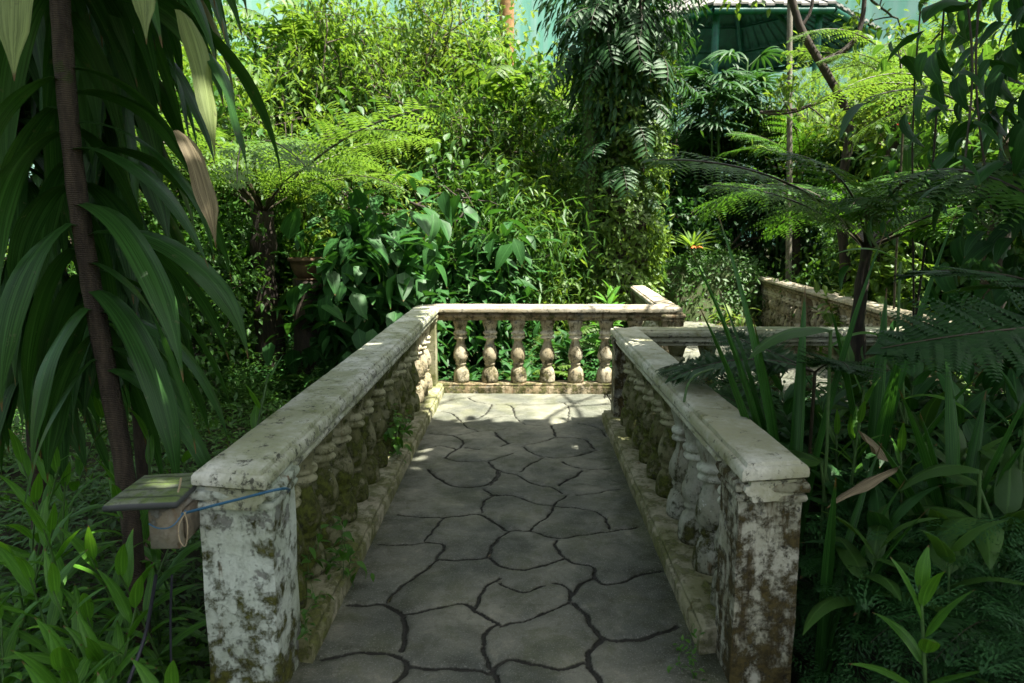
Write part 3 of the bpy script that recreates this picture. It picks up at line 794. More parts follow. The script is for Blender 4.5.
def rosette(name, label, cat, base, n, L, W, mat, el=(75, 20), bendel=(10, -60), kind='lance', stemh=0.0, group=None, seed=0, srad=.006, whorl=True, wave=0.05, fold=.15, az0=0, nseg=7, twist=.3, lean=(0, 0), stems=1, sprd=.05, stemmat='stem', across=2):
    """upright stems carrying arching leaves"""
    r = np.random.default_rng(seed + 5)
    root = empty(name, base, 0, label, cat, group)
    mb = MB(); sm = MB()
    for k in range(stems):
        bx, by = (r.normal(size=2) * sprd if stems > 1 else (0, 0))
        sh = stemh * (r.uniform(.7, 1.15) if stems > 1 else 1)
        ln = (lean[0] + r.normal() * .12, lean[1] + r.normal() * .12)
        sm = MB()
        if sh > 0:
            s = np.linspace(0, 1, 6)
            P = np.stack([bx + ln[0] * sh * s ** 1.5, by + ln[1] * sh * s ** 1.5, -.05 + (sh + .05) * s], 1)
            sm.add(*tube(P, np.linspace(srad, srad * .6, 6), 6))
        for i in range(n):
            f = (i + .5) / n
            t = (.25 + .75 * f) if sh > 0 else 0
            p = (bx + ln[0] * sh * t ** 1.5, by + ln[1] * sh * t ** 1.5, sh * t)
            e0 = el[1] + (el[0] - el[1]) * f + r.normal() * 6
            e1 = bendel[1] + (bendel[0] - bendel[1]) * f + r.normal() * 9
            arc_leaf(mb, p, az0 + i * 2.4 + r.normal() * .25 + k, L * r.uniform(.75, 1.15) * (1 - .3 * f if sh > 0 else 1), W * r.uniform(.8, 1.15), e0, e1, nseg, kind, fold, wave, r.normal() * twist, r=r, bend=r.normal() * .25, across=across)
        if sh > 0: sm.obj('stem', M[stemmat], root)
    mb.obj('foliage', M[mat], root)
    return root

def cover(name, label, cat, poly, n, tpl, size, mat, hgt=.1, seed=0, droop=.2, upright=.5, zoff=.0, clump=.35):
    """uncountable low growth over a patch of ground"""
    r = np.random.default_rng(seed)
    poly = np.array(poly, float); lo = poly.min(0); hi = poly.max(0); pts = []
    while len(pts) < n:
        q = r.uniform(lo, hi, (n, 2))
        ins = np.zeros(n, bool); j = len(poly) - 1
        for i in range(len(poly)):
            a, b = poly[i], poly[j]
            c = ((a[1] > q[:, 1]) != (b[1] > q[:, 1])) & (q[:, 0] < (b[0] - a[0]) * (q[:, 1] - a[1]) / (b[1] - a[1] + 1e-12) + a[0]); ins ^= c; j = i
        cl = np.sin(q[:, 0] * 5.1 + np.sin(q[:, 1] * 3.7)) * np.sin(q[:, 1] * 4.3 + np.sin(q[:, 0] * 2.9)) > r.uniform(-1, 1, n) - clump
        pts += list(q[ins & cl])
    q = np.array(pts[:n])
    hh = hgt * (.5 + .5 * np.sin(q[:, 0] * 6.3 + 1.7 * np.sin(q[:, 1] * 5)) * np.sin(q[:, 1] * 5.7))
    z = ground_h(q[:, 0], q[:, 1]) + zoff + r.uniform(0, 1, n) ** .7 * (hh + hgt * .5)
    D = rdir(n, r); D[:, 2] = np.abs(D[:, 2]) * upright - droop
    mb = MB(); scatter(mb, tpl, np.column_stack([q, z]), D, np.array([0, 0, 1.]) + rdir(n, r) * .3, size * r.uniform(.5, 1.3, n))
    o = mb.obj(name, M[mat])
    return tag(o, label, cat, kind='stuff')

def G3(px, py, Y, dz=0):        # ground point seen under a pixel column
    p = at(px, py, Y); return (float(p[0]), float(Y), gh(p[0], Y) + dz)

# ------------------------------------------------------------------ backdrop: shade net, posts, pavilion
def net_mat():
    m = bpy.data.materials.new('aqua_shade_net'); t = NT(m)
    pos = t.n('ShaderNodeNewGeometry').outputs['Position']
    n = t.noise(pos, .5, 4, .6)
    st = t.n('ShaderNodeMapping', {0: pos, 3: (1, 1, .15)}).outputs[0]
    w = t.noise(st, 2.5, 3, .5)
    c = t.mix(t.ramp(n, .3, .7), (.26, .66, .48), (.40, .78, .62)); c = t.mix(t.math('MULTIPLY', t.ramp(w, .4, .6), .35), c, (.74, .88, .84))
    b = t.n('ShaderNodeBump', {'Height': w, 'Strength': .5, 'Distance': .1}).outputs[0]
    d = t.n('ShaderNodeBsdfDiffuse', {'Color': c, 'Normal': b}); tr = t.n('ShaderNodeBsdfTranslucent', {'Color': c, 'Normal': b})
    ms = t.n('ShaderNodeMixShader', {0: .65, 1: d.outputs[0], 2: tr.outputs[0]})
    t.n('ShaderNodeOutputMaterial', {0: ms.outputs[0]})
    return m
M['net'] = net_mat()
def build_net():
    pts = [(-22, 2), (-20, 12), (-13, 21), (-3, 24.5), (8, 25), (17, 21), (21, 12), (22, 2)]
    root = empty('shade_net', (0, 24, 0), 0, 'aqua green shade netting hung round the garden behind all the trees', 'netting')
    P = smooth_line(np.array(pts), 2); mb = MB()
    n = len(P); nz = 14; V = []
    for i, (x, y) in enumerate(P):
        for k in range(nz):
            f = k / (nz - 1)
            sag = .25 * math.sin(i * 1.9) * math.sin(f * 5)
            V.append((x + sag * .4, y + sag - 24, -1 + 11.5 * f))
    Fc = [(i * nz + k, (i + 1) * nz + k, (i + 1) * nz + k + 1, i * nz + k + 1) for i in range(n - 1) for k in range(nz - 1)]
    V = np.array(V); th = unit(np.array([0, 12, 0]) - V * [1, 1, 0] - [0, 24, 0] + [0, 0, 0]) * 0
    mb.add(V, Fc); mb.obj('net_sheet', M['net'], root)
    for k, z in enumerate((2.6,)):
        mb = MB(); Q = np.column_stack([P[:, 0], P[:, 1] - 24 - .35, np.full(n, z)]); mb.add(*tube(Q, .035, 6)); mb.obj('rail_pipe', M['metal'], root)
build_net()
def pole(label, px, Y, rad, H, mat, name='post', cat='post', group=None):
    p = at(px, 100, Y)
    root = empty(name, (p[0], Y, gh(p[0], Y) - .2), 0, label, cat, group)
    mb = MB(); V, Fc = tube(np.array([[0, 0, z] for z in np.linspace(0, H, 12)]), rad, 10); mb.add(jitter(V, rad * .1, 3, px), Fc); mb.obj('shaft', M[mat], root)
    mb = MB(); mb.add(*tube(np.array([[0, 0, .0], [0, 0, .25]]), rad * 1.5, 10)); mb.obj('footing', M['plinth_far'], root)
pole('thick tan timber post rising behind the bright shrubs left of the creeper-clad tree', 507, 18.5, .19, 10.5, 'rust')
pole('thin pale grey pipe standing just left of the thick tan timber post', 488, 20.5, .06, 11, 'metal', 'pipe_post', 'pipe')
pole('slender yellowish bamboo pole well left of the thick tan timber post', 461, 20, .045, 11, 'wood', 'bamboo_pole', 'pole')

def pavilion():
    cx, cy = 5.9, 20.6
    root = empty('garden_pavilion', (cx, cy, gh(cx, cy)), 0, 'dark green open pavilion with a grey sheet roof, at the top behind the palms', 'pavilion')
    g0 = gh(cx, cy)
    ez = at(790, 14, 18.0)[2] - g0; rz = ez + 1.9; Rr = 3.7; n = 8
    ang = [PI / 8 + k * PI / 4 for k in range(n)]
    E = np.array([(Rr * math.cos(a), Rr * math.sin(a), ez) for a in ang]); A = np.array([0, 0, rz])
    mb = MB()
    for k in range(n):
        a, b = E[k], E[(k + 1) % n]; m = 14
        for i in range(m):
            f0, f1 = i / m, (i + 1) / m
            p, q = a + (b - a) * f0, a + (b - a) * f1; h = np.array([0, 0, .035 if i % 2 else 0])
            mb.add([p + h, q + h, A + h * .2], [(0, 1, 2)])
            mb.add([p + h - [0, 0, .05], q + h - [0, 0, .05], A + h * .2 - [0, 0, .05]], [(0, 2, 1)], mat=1)
            mb.add([p + h - [0, 0, .05], q + h - [0, 0, .05], q + h, p + h], [(0, 1, 2, 3)])
    mb.obj('roof', [M['rooftop'], M['teal']], root, smooth=False)
    for k in range(n):
        mb = MB(); a = E[k] * [.98, .98, 1] - [0, 0, .14]; mb.add(*tube([a, A - [0, 0, .16]], .07, 4)); mb.obj('rafter', M['teal'], root)
        b = E[(k + 1) % n] * [.98, .98, 1] - [0, 0, .14]; mb = MB(); mb.add(*tube([a, b], .09, 4)); mb.obj('eave_beam', M['teal'], root)
        for f in (.25, .5, .75):
            a2 = a + (A - a) * f - [0, 0, .02]; b2 = b + (A - b) * f - [0, 0, .02]; mb = MB(); mb.add(*tube([a2, b2], .035, 4)); mb.obj('purlin', M['teal'], root)
        mb = MB(); p = E[k] * [.86, .86, 1]; mb.add(*tube([[p[0], p[1], -.3], [p[0], p[1], ez + .05]], .09, 8)); mb.obj('post', M['teal'], root)
    for k in range(n):
        if k in (5,): continue
        p = E[k] * [.86, .86, 1]; q = E[(k + 1) % n] * [.86, .86, 1]; mb = MB()
        mb.add(*tube([[p[0], p[1], .9], [q[0], q[1], .9]], .035, 5))
        for i in range(1, 12):
            x = p + (q - p) * i / 12; mb.add(*tube([[x[0], x[1], .1], [x[0], x[1], .9]], .014, 4))
        mb.obj('railing', M['teal'], root)
pavilion()

# ------------------------------------------------------------------ far trees and sunny shrubs
bgt = [  # px, Y, top px-y, leaf material, template, size, label
 (150, 12, -60, 'bright', T_LANCE, .17, 'sunlit light green tree seen through gaps in the dracaena leaves'),
 (30, 9, -40, 'mid', T_OVATE, .13, 'mid green tree at the left edge behind the dracaena'),
 (255, 17, 10, 'mid', T_LANCE, .20, 'slender-leaved tree before the netting just right of the dracaena'),
 (330, 14.5, 10, 'bright', T_LANCE, .17, 'tall sunlit tree with fine drooping light green leaves above the left tree fern'),
 (400, 17, 0, 'lime', T_LANCE, .18, 'yellow-green feathery tree at the top before the aqua netting'),
 (455, 14, 45, 'bright', T_LANCE, .16, 'sunlit spreading tree above the crooked dark branches'),
 (545, 16, 20, 'mid', T_OVATE, .15, 'bushy green tree directly left of the creeper-clad trunk'),
 (500, 12.5, 105, 'bright', T_SLIM, .20, 'slim-leaved sunny shrub between the crooked branches and the creeper-clad trunk'),
 (672, 15.5, 130, 'palm', T_OVATE, .16, 'dark green shrub directly right of the creeper-clad trunk'),
 (880, 13, 15, 'lime', T_LANCE, .16, 'yellow-green sunlit tree at the upper right behind the curved dark branch'),
 (1015, 13.5, -20, 'mid', T_OVATE, .14, 'green tree at the upper right edge behind the hanging climbers'),
 (290, 19, -10, 'bright', T_OVATE, .17, 'tall bright tree close to the netting right of the dracaena crown'),
 (360, 20, 5, 'lime', T_LANCE, .2, 'pale yellow-green tree touching the netting at the top'),
 (425, 12.2, 75, 'mid', T_LANCE, .15, 'mid green tree above the big-leaved dark shrub'),
 (240, 12, 60, 'bright', T_LANCE, .16, 'sunny tree behind the left tree fern crown'),
 (90, 10, 0, 'bright', T_LANCE, .15, 'bright tree glimpsed behind the leaning dracaena trunk'),
 (935, 15, -10, 'bright', T_OVATE, .17, 'bright tree near the netting at the upper right'),
 (1190, 8.8, -60, 'mid', T_OVATE, .15, 'green tree beyond the right edge behind the climbers'),
 (655, 18.5, 60, 'palm', T_LANCE, .17, 'dark tree seen just right of the creeper-clad crown'),
 (385, 16, -20, 'bright', T_LANCE, .15, 'loose tall tree with fine leaves at the top, just left of the bamboo pole'),
 (440, 18.5, -30, 'lime', T_OVATE, .15, 'tall pale tree directly behind the bamboo pole'),
 (475, 15.5, -10, 'mid', T_LANCE, .19, 'tall green tree between the bamboo pole and the thick timber post'),
 (545, 17.5, -10, 'bright', T_OVATE, .15, 'tall tree just right of the thick timber post'),
 (315, 16.5, -30, 'mid', T_OVATE, .14, 'high green tree over the left tree fern'),
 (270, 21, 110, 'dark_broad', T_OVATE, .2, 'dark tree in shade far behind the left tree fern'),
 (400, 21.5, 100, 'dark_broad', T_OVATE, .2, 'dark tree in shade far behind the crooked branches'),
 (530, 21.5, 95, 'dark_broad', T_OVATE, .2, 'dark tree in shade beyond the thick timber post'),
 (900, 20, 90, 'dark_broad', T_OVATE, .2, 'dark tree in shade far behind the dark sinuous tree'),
 (768, 17.6, 60, 'mid', T_LANCE, .16, 'loose green tree partly veiling the pavilion posts'),
 (868, 17, 20, 'bright', T_LANCE, .17, 'bright tree filling the gap right of the pavilion roof'),
 (835, 16, 40, 'bright', T_SLIM, .2, 'light green tree beside the pavilion roof edge'),
]
for i, (px, Y, py, lm, tp, ls, lab) in enumerate(bgt):
    b = G3(px, 200, Y); H = at(px, py, Y)[2] - b[2]
    tree('broadleaf_tree', lab, 'tree', b, H * 1.32, .74, lm, tp, ls * (1.0 + .6 * ((i * 7) % 5) / 4), 6, depth=4, kids=4, seed=100 + i, up=.16, first=.34, droop=.35, jit=ls * 1.1, group='sunny trees behind the balustrades', trad=.07)
# crooked dark bare branches in front of the sunny shrubs
b = G3(450, 260, 10.4)
tree('crooked_tree', 'low crooked tree with bare winding dark branches in front of sunny shrubs', 'tree', b, 4.0, .75, 'bright', T_LANCE, .13, 1, depth=3, kids=3, seed=41, up=.12, first=.48, trad=.07, trunk='bark_dark', wig=.75, stems=2, lean=(.1, 0))

# low sunny shrubs
lows = [
 (300, 12.5, 190, 'bright', T_SLIM, .18, 'low sunlit narrow-leaved shrub behind the left tree fern'),
 (352, 12, 215, 'lime', T_LANCE, .14, 'lime green shrub left of the big-leaved dark shrub'),
 (410, 13, 150, 'lime', T_LANCE, .15, 'bright lime shrub peeping above the big-leaved dark shrub'),
 (500, 10.8, 215, 'mid', T_SLIM, .24, 'narrow-leaved green shrub right of the big-leaved dark shrub'),
 (528, 11.5, 200, 'bright', T_LANCE, .20, 'green arching-leaved shrub at the left foot of the creeper-clad tree'),
 (462, 12, 180, 'mid', T_OVATE, .14, 'leafy green shrub beneath the crooked branches'),
 (255, 11, 215, 'mid', T_OVATE, .12, 'dense green bush behind the dark tree fern trunk'),
 (185, 8, 200, 'mid', T_OVATE, .10, 'green bush half hidden by the lowest dracaena leaves'),
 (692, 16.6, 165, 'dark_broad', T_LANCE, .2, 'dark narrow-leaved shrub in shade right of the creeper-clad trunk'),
 (935, 9.6, 205, 'ivy', T_OVATE, .13, 'light green broad-leaved shrub beyond the far right balustrade'),
 (1020, 9.2, 210, 'mid', T_OVATE, .13, 'green broad-leaved shrub beyond the end of the far right balustrade'),
 (885, 11.2, 225, 'mid', T_OVATE, .11, 'low green shrub beyond the middle of the far right balustrade'),
]
for i, (px, Y, py, lm, tp, ls, lab) in enumerate(lows):
    b = G3(px, 250, Y); H = at(px, py, Y)[2] - b[2]
    tree('garden_shrub', lab, 'shrub', b, H * 1.25, .75, lm, tp, ls * (.9 + .4 * ((i * 3) % 4) / 3), 8, depth=3, kids=4, jit=ls * 1.1, seed=200 + i, up=.22, first=.40, trad=.025, stems=3, group='low shrubs behind the balustrades', trunk='bark_dark')

# big dark-leaved shrub behind the left corner
b = G3(425, 290, 9.3)
tree('large_leaved_shrub', 'large dark green shrub with big drooping leaves behind the left corner of the balustrade', 'shrub', b, 2.4, .72, 'dark_broad', T_OVATE, .34, 4, depth=3, kids=3, seed=301, up=.2, first=.45, trad=.03, stems=4, trunk='stem', droop=.65)
b = G3(385, 290, 9.0)
tree('large_leaved_shrub', 'smaller dark green shrub with drooping leaves in front of the clay pot', 'shrub', b, 1.5, .75, 'dark_broad', T_OVATE, .20, 4, depth=3, kids=3, seed=302, up=.15, first=.42, trad=.02, stems=3, trunk='stem', droop=.55)
b = G3(480, 290, 9.6)
tree('large_leaved_shrub', 'dark leafy shrub close behind the middle of the cross balustrade', 'shrub', b, 1.35, .7, 'dark_broad', T_LANCE, .26, 4, depth=3, kids=3, seed=303, up=.3, first=.4, trad=.02, stems=3, trunk='stem', droop=.3)

# ginger-like plants behind the cross balustrade
for i, (px, Y, h, lab) in enumerate([
    (610, 9.3, .95, 'fresh green whorled plant rising over the cap behind the right half of the cross balustrade'),
    (560, 9.2, .55, 'leafy green plant seen between the balusters below the creeper-clad tree'),
    (520, 8.4, .3, 'low green plant seen through the middle gaps of the cross balustrade'),
    (465, 8.3, .3, 'low shaded plant seen through the left gaps of the cross balustrade'),
    (655, 10.6, .6, 'green whorled plant at the far end of the back balustrade')]):
    rosette('whorled_plant', lab, 'plant', G3(px, 300, Y), 12, .42, .085, 'dark_broad' if i else 'grass', stemh=h, seed=400 + i, stems=5, sprd=.16, srad=.008)

# ------------------------------------------------------------------ creeper-clad tree in the centre
def creeper_tree():
    Y = 11.5; b = G3(612, 250, Y)
    root = empty('creeper_clad_tree', b, 0, 'tall twin-trunked tree wrapped in creepers and drooping dark fronds, centre', 'tree')
    r = np.random.default_rng(77)
    for k, (x0, x1, rad, y0) in enumerate(((-.40, -.42, .10, -.42), (.16, .12, .36, 0), (.02, .25, .16, -.12))):
        s = np.linspace(0, 1, 16); H = 7.5
        P = np.stack([x0 + (x1 - x0) * s + .03 * np.sin(s * 9 + k), y0 + 0 * s, -.3 + H * s], 1)
        V, Fc = tube(P, rad * (1.25 - .45 * s), 16); mb = MB(); mb.add(jitter(V, .05, 4, k), Fc); mb.obj('trunk', M['bark_moss' if k == 0 else 'bark_dark'], root)
    # creeper leaves hugging the trunk
    n = 13000; z = r.uniform(-.1, 4.6, n); th = r.uniform(0, 2 * PI, n)
    lum = .10 * np.sin(z * 5 + th * 2) + .06 * np.sin(z * 13 + th * 5)
    rx = .50 + lum + np.abs(r.normal(size=n)) * .10
    P = np.stack([.12 + rx * np.cos(th), -.02 + (rx - .04) * np.sin(th), z], 1)
    D = np.stack([np.cos(th) * .6, np.sin(th) * .6, -.35 + 0 * z], 1) + rdir(n, r) * .85
    U = np.stack([np.cos(th), np.sin(th), .4 + 0 * z], 1)
    mb = MB(); q = r.uniform(size=n) < .7
    scatter(mb, T_OVATE, P[q], D[q], U[q], .085 * r.uniform(.5, 1.6, q.sum())); scatter(mb, T_LANCE, P[~q], D[~q], U[~q], .15 * r.uniform(.6, 1.3, (~q).sum()))
    mb.obj('creeper', M['ivy'], root)
    n = 2600; z = r.uniform(.0, 4.8, n); th = r.uniform(0, 2 * PI, n)
    q = np.stack([-.41 + (.12 + np.abs(r.normal(size=n)) * .05) * np.cos(th), -.42 + .14 * np.sin(th), z], 1); mb = MB()
    scatter(mb, T_OVATE, q, np.stack([np.cos(th) * .5, np.sin(th) * .5, -.5 + 0 * z], 1) + rdir(n, r) * .7, np.stack([np.cos(th), np.sin(th), .4 + 0 * z], 1), .06 * r.uniform(.5, 1.5, n)); mb.obj('creeper', M['fern'], root)
    for i in range(92):
        zz = r.uniform(2.3, 6.4); f = (zz - 2.3) / 4.1
        if zz < 3.2 and r.uniform() < .5: zz += 1.2
        az = r.uniform(0, 2 * PI); rr = .25
        inst('frond', FM['climb'][i % 3], root, (.05 + rr * math.cos(az), rr * math.sin(az), zz), (R(r.uniform(-25, 15)), R(r.uniform(-20, 20)), az - PI / 2), r.uniform(.7, 1.35) * (.72 + .35 * min(1, f * 2)))
    n = 5200; z = 3.1 + 3.6 * r.uniform(size=n) ** .8; th = r.uniform(0, 2 * PI, n); rx = r.uniform(.2, 1.0, n) * (.55 + .33 * (z - 3))
    mb = MB(); scatter(mb, T_LANCE, np.stack([.05 + rx * np.cos(th), rx * np.sin(th), z], 1), np.stack([np.cos(th), np.sin(th), -1.1 + 0 * th], 1) + rdir(n, r) * .5, np.array([0, 0, 1.]) + rdir(n, r) * .4, .22 * r.uniform(.5, 1.2, n))
    mb.obj('crown', M['palm'], root)
creeper_tree()

# ------------------------------------------------------------------ tree ferns
p = at(262, 215, 8.6)
fern('tall tree fern with yellow-green sunlit fronds over a dark trunk, left of centre', (p[0], 8.6, gh(p[0], 8.6)), 'tree_bright', 21, 2.6, name='tree_fern', cat='tree fern', trunk=p[2] - gh(p[0], 8.6), trad=.15, seed=1, tilt=(-4, 20), az0=.35)
p = at(866, 250, 5.1)
fern('big tree fern on the right with long green fronds reaching over the far path', (p[0], 5.1, gh(p[0], 5.1)), 'tree_green', 15, 1.75, name='tree_fern', cat='tree fern', trunk=p[2] - gh(p[0], 5.1), trad=.045, seed=2, tilt=(-4, 16), az0=2.9)
p = at(1010, 150, 6.5)
fern('tree fern at the upper right edge with its fronds lit yellow through the leaves', (p[0], 6.5, gh(p[0], 6.5)), 'tree_bright', 12, 2.0, name='tree_fern', cat='tree fern', trunk=p[2] - gh(p[0], 6.5), trad=.10, seed=3, tilt=(-5, 18), az0=2.6)
p = at(900, 90, 10)
fern('distant tree fern below the pavilion roof edge on the right', (p[0], 10, gh(p[0], 10)), 'tree_bright', 12, 2.0, name='tree_fern', cat='tree fern', trunk=p[2] - gh(p[0], 10), trad=.10, seed=4, tilt=(-5, 18))
p = at(800, 165, 14.6)
fern('tree fern with light fronds behind the thin pale trunk', (p[0], 14.6, gh(p[0], 14.6)), 'tree_green', 11, 1.8, name='tree_fern', cat='tree fern', trunk=p[2] - gh(p[0], 14.6), trad=.09, seed=5, tilt=(-5, 18))
for i, (px, Y, pt, sz, nf, lab) in enumerate([
    (300, 14.6, 60, 1.9, 11, 'feather palm with arching light fronds high above the left tree fern'),
    (385, 12.6, 150, 1.5, 10, 'small feather palm above the large-leaved dark shrub'),
    (520, 13.6, 120, 1.8, 11, 'feather palm just left of the creeper-clad tree'),
    (455, 16.2, 75, 1.9, 11, 'feather palm below the bamboo pole among the bright trees'),
    (930, 12.5, 95, 1.8, 11, 'feather palm behind the red flower at the upper right')]):
    p = at(px, pt, Y); fern(lab, (p[0], Y, gh(p[0], Y)), 'feather', nf, sz, name='feather_palm', cat='palm', trunk=p[2] - gh(p[0], Y), trad=.06, seed=60 + i, tilt=(-8, 22), tmat='bark')
for i, (px, Y, h, mt, lab) in enumerate([
    (325, 11.4, 1.0, 'bright', 'sunlit rosette of long arching leaves behind the clay pot'),
    (372, 11.8, 1.3, 'mid', 'long-leaved rosette plant left of the crooked branches'),
    (500, 11.6, 1.0, 'bright', 'sunlit rosette of long leaves right of the crooked branches'),
    (548, 10.8, .6, 'bright', 'bright long-leaved rosette at the left foot of the creeper-clad tree'),
    (430, 12.6, 1.9, 'bright', 'tall long-leaved rosette plant between the crooked branches'),
    (905, 8.6, .5, 'bright', 'sunny rosette of long leaves beyond the far right balustrade'),
    (855, 10.3, .4, 'mid', 'long-leaved rosette at the foot of the dark sinuous tree')]):
    rosette('rosette_plant', lab, 'plant', G3(px, 250, Y), 13, .85, .10, mt, stemh=h, seed=1300 + i, stems=3, sprd=.3, srad=.018, el=(80, 30), bendel=(10, -55), kind='strap', nseg=8, fold=.25)
# ground ferns
lf = [(535, 8.9, 'low_bright', .95, 'bright arching fern close behind the middle of the cross balustrade'),
      (560, 9.6, 'low', .9, 'green fern before the mossy left trunk of the creeper-clad tree'),
      (455, 9.2, 'low', .8, 'green fern below the right side of the big dark-leaved shrub'),
(520, 9.9, 'low', 1.0, 'low fern with arching fronds behind the cross balustrade, left of the creeper-clad tree'),
      (555, 10.4, 'low_bright', 1.25, 'bright low fern at the foot of the creeper-clad tree'),
      (478, 10.4, 'low_bright', 1.2, 'bright fern right of the big dark-leaved shrub'),
      (300, 8.3, 'low', .8, 'fern with pale drooping fronds below the clay pot'),
      (340, 11.2, 'low_bright', 1.2, 'sunny fern behind the clay pot'),
      (215, 9.5, 'low', 1.1, 'fern in the shade left of the dark tree fern trunk'),
      (430, 11.5, 'low_bright', 1.2, 'light green fern beneath the crooked branches'),
      (735, 14.2, 'low', 1.0, 'fern growing on the mossy mound beside the far path'),
      (585, 13.5, 'low_bright', 1.3, 'sunny fern behind the left trunk of the creeper-clad tree'),
      (775, 14.8, 'low', 1.0, 'fern above the far end of the far right balustrade'),
      (1000, 6.4, 'low', 1.1, 'fern in the shade beyond the right arm of the balustrade'),
      (965, 8.2, 'low', 1.1, 'fern leaning over the cap of the far right balustrade')]
for i, (px, Y, k, sz, lab) in enumerate(lf):
    fern(lab, G3(px, 280, Y), k, 13, sz, seed=20 + i, group='ferns on the ground')

# ------------------------------------------------------------------ fan palms
def fan_mesh(seed):
    r = np.random.default_rng(seed); mb = MB()
    for i in range(11):
        az = PI / 2 + (i - 5) * .30 + r.normal() * .03
        arc_leaf(mb, (0, 0, 0), az, r.uniform(.85, 1.05) * (1 - abs(i - 5) * .03), .085, 12 + r.normal() * 5, -55, 6, 'strap', .3, 0, 0, r=r)
    return mb.mesh('fan', M['palm'])
FAN = [fan_mesh(i) for i in range(3)]
def fan_palm(label, base, H, nst, sz, seed):
    r = np.random.default_rng(seed); root = empty('fan_palm', base, 0, label, 'palm', 'fan palms under the pavilion')
    for k in range(nst):
        bx, by = r.normal(size=2) * .45 * sz; hh = H * r.uniform(.45, 1.0)
        mb = MB(); mb.add(*tube([[bx * .6, by * .6, -.2], [bx, by, hh * .6], [bx * 1.15, by * 1.15, hh]], .022, 6))
        fans = []
        for i in range(9):
            az = r.uniform(0, 2 * PI); e = R(r.uniform(15, 70)); z = hh * r.uniform(.72, 1.0); L = .35 * sz
            d = np.array([math.cos(az) * math.cos(e), math.sin(az) * math.cos(e), math.sin(e)]) * L
            p0 = np.array([bx * 1.1, by * 1.1, z]); mb.add(*tube([p0, p0 + d], .007, 4)); fans.append((p0 + d, az, e))
        mb.obj('stem', M['stem'], root)
        for p, az, e in fans: inst('fan', FAN[int(r.integers(3))], root, p, (e * .5 - R(18), R(r.uniform(-20, 20)), az - PI / 2), sz * .62 * r.uniform(.8, 1.15))
for i, (px, Y, py, n, sz, lab) in enumerate([
    (738, 16.2, 48, 11, 1.2, 'clump of fan palms with pale fingered leaves below the pavilion roof'),
    (695, 16.8, 110, 7, 1.1, 'shaded clump of fan palms between the creeper-clad tree and the pavilion'),
    (785, 15.6, 110, 7, 1.0, 'lower clump of fan palms around the thin pale trunk'),
    (850, 14, 120, 6, .95, 'fan palm clump behind the curved dark branch')]):
    b = G3(px, 200, Y); fan_palm(lab, b, at(px, py, Y)[2] - b[2], n, sz, 500 + i)

# thin trunk and curved branch on the right
def slim_trunk(label, pts, r0, r1, mat, name='tree', lm='mid', leaves=120, ls=.12, seed=0, tpl=T_OVATE):
    pts = smooth_line(np.array(pts), 2); b = pts[0]; root = empty(name, b, 0, label, 'tree')
    mb = MB(); V, Fc = tube(pts - b, np.linspace(r0, r1, len(pts)), 9); mb.add(jitter(V, r0 * .25, 5, seed), Fc); mb.obj('trunk', M[mat], root)
    r = np.random.default_rng(seed); return root, r, pts - b
p0 = G3(792, 250, 13.2); 
root, r, P = slim_trunk('thin straight pale-barked tree standing right of the fan palms', [p0, at(790, 150, 13.2), at(789, 60, 13.2), at(791, -60, 13.2), at(790, -180, 13.2)], .055, .042, 'bark_pale', name='slender_tree', seed=3)
mb = MB(); tb, tp = branches(r, P[-1], (0, 0, 1), 1.2, .04, 3, .7, .3); [mb.add(*t) for t in tb]; mb.obj('limb', M['bark_pale'], root)
mb = MB(); leaves_on_tips(mb, r, tp, T_OVATE, .14, 5, .1); mb.obj('crown', M['mid'], root)
g = G3(848, 300, 10.2)
root, r, P = slim_trunk('dark sinuous tree with a forked curved limb at the upper right', [g, at(846, 250, 10.2), at(836, 205, 10.1), at(852, 135, 10.1), at(845, 105, 10.1), at(822, 65, 10.1), at(795, 20, 10.1), at(780, -60, 10.1)], .075, .045, 'bark_dark', name='sinuous_tree', seed=4)
for k, q in enumerate(([(822, 62), (845, 52), (862, 30), (866, -20), (880, -90)], [(800, 30), (815, 5), (812, -60)], [(838, 95), (800, 110), (760, 112)])):
    mb = MB(); Q = smooth_line(np.array([at(a, b_, 10.1) for a, b_ in q]), 2) - np.array(g); mb.add(*tube(Q, np.linspace(.05 if k < 1 else .025, .018, len(Q)), 7)); mb.obj('limb', M['bark_dark'], root)
tips = []
for (a, b_) in ((780, -60), (880, -90), (812, -60), (868, -5), (760, 112)):
    tb, tp = branches(r, at(a, b_, 10.1) - np.array(g), rdir(1, r)[0] + [0, 0, .4], .7, .02, 2, .7, .2, 5); mb = MB(); [mb.add(*t) for t in tb]; mb.obj('twig', M['bark_dark'], root); tips += tp
mb = MB(); leaves_on_tips(mb, r, tips, T_OVATE, .13, 4, .09); mb.obj('crown', M['ivy'], root)
# red bloom
p = at(903, 128, 7.5); root = empty('red_flower', (p[0], 7.5, gh(p[0], 7.5)), 0, 'small red flower on a tall thin dark stem at the upper right', 'flower')
hh = p[2] - gh(p[0], 7.5); mb = MB(); mb.add(*tube([[.1, 0, -.1], [.04, 0, hh * .5], [0, 0, hh]], .012, 6)); mb.obj('stem', M['rachis'], root)
mb = MB(); [arc_leaf(mb, (0, 0, hh), k * 1.05, .09, .05, 60, -10, 5, 'ovate') for k in range(6)]; mb.obj('petals', M['red'], root)

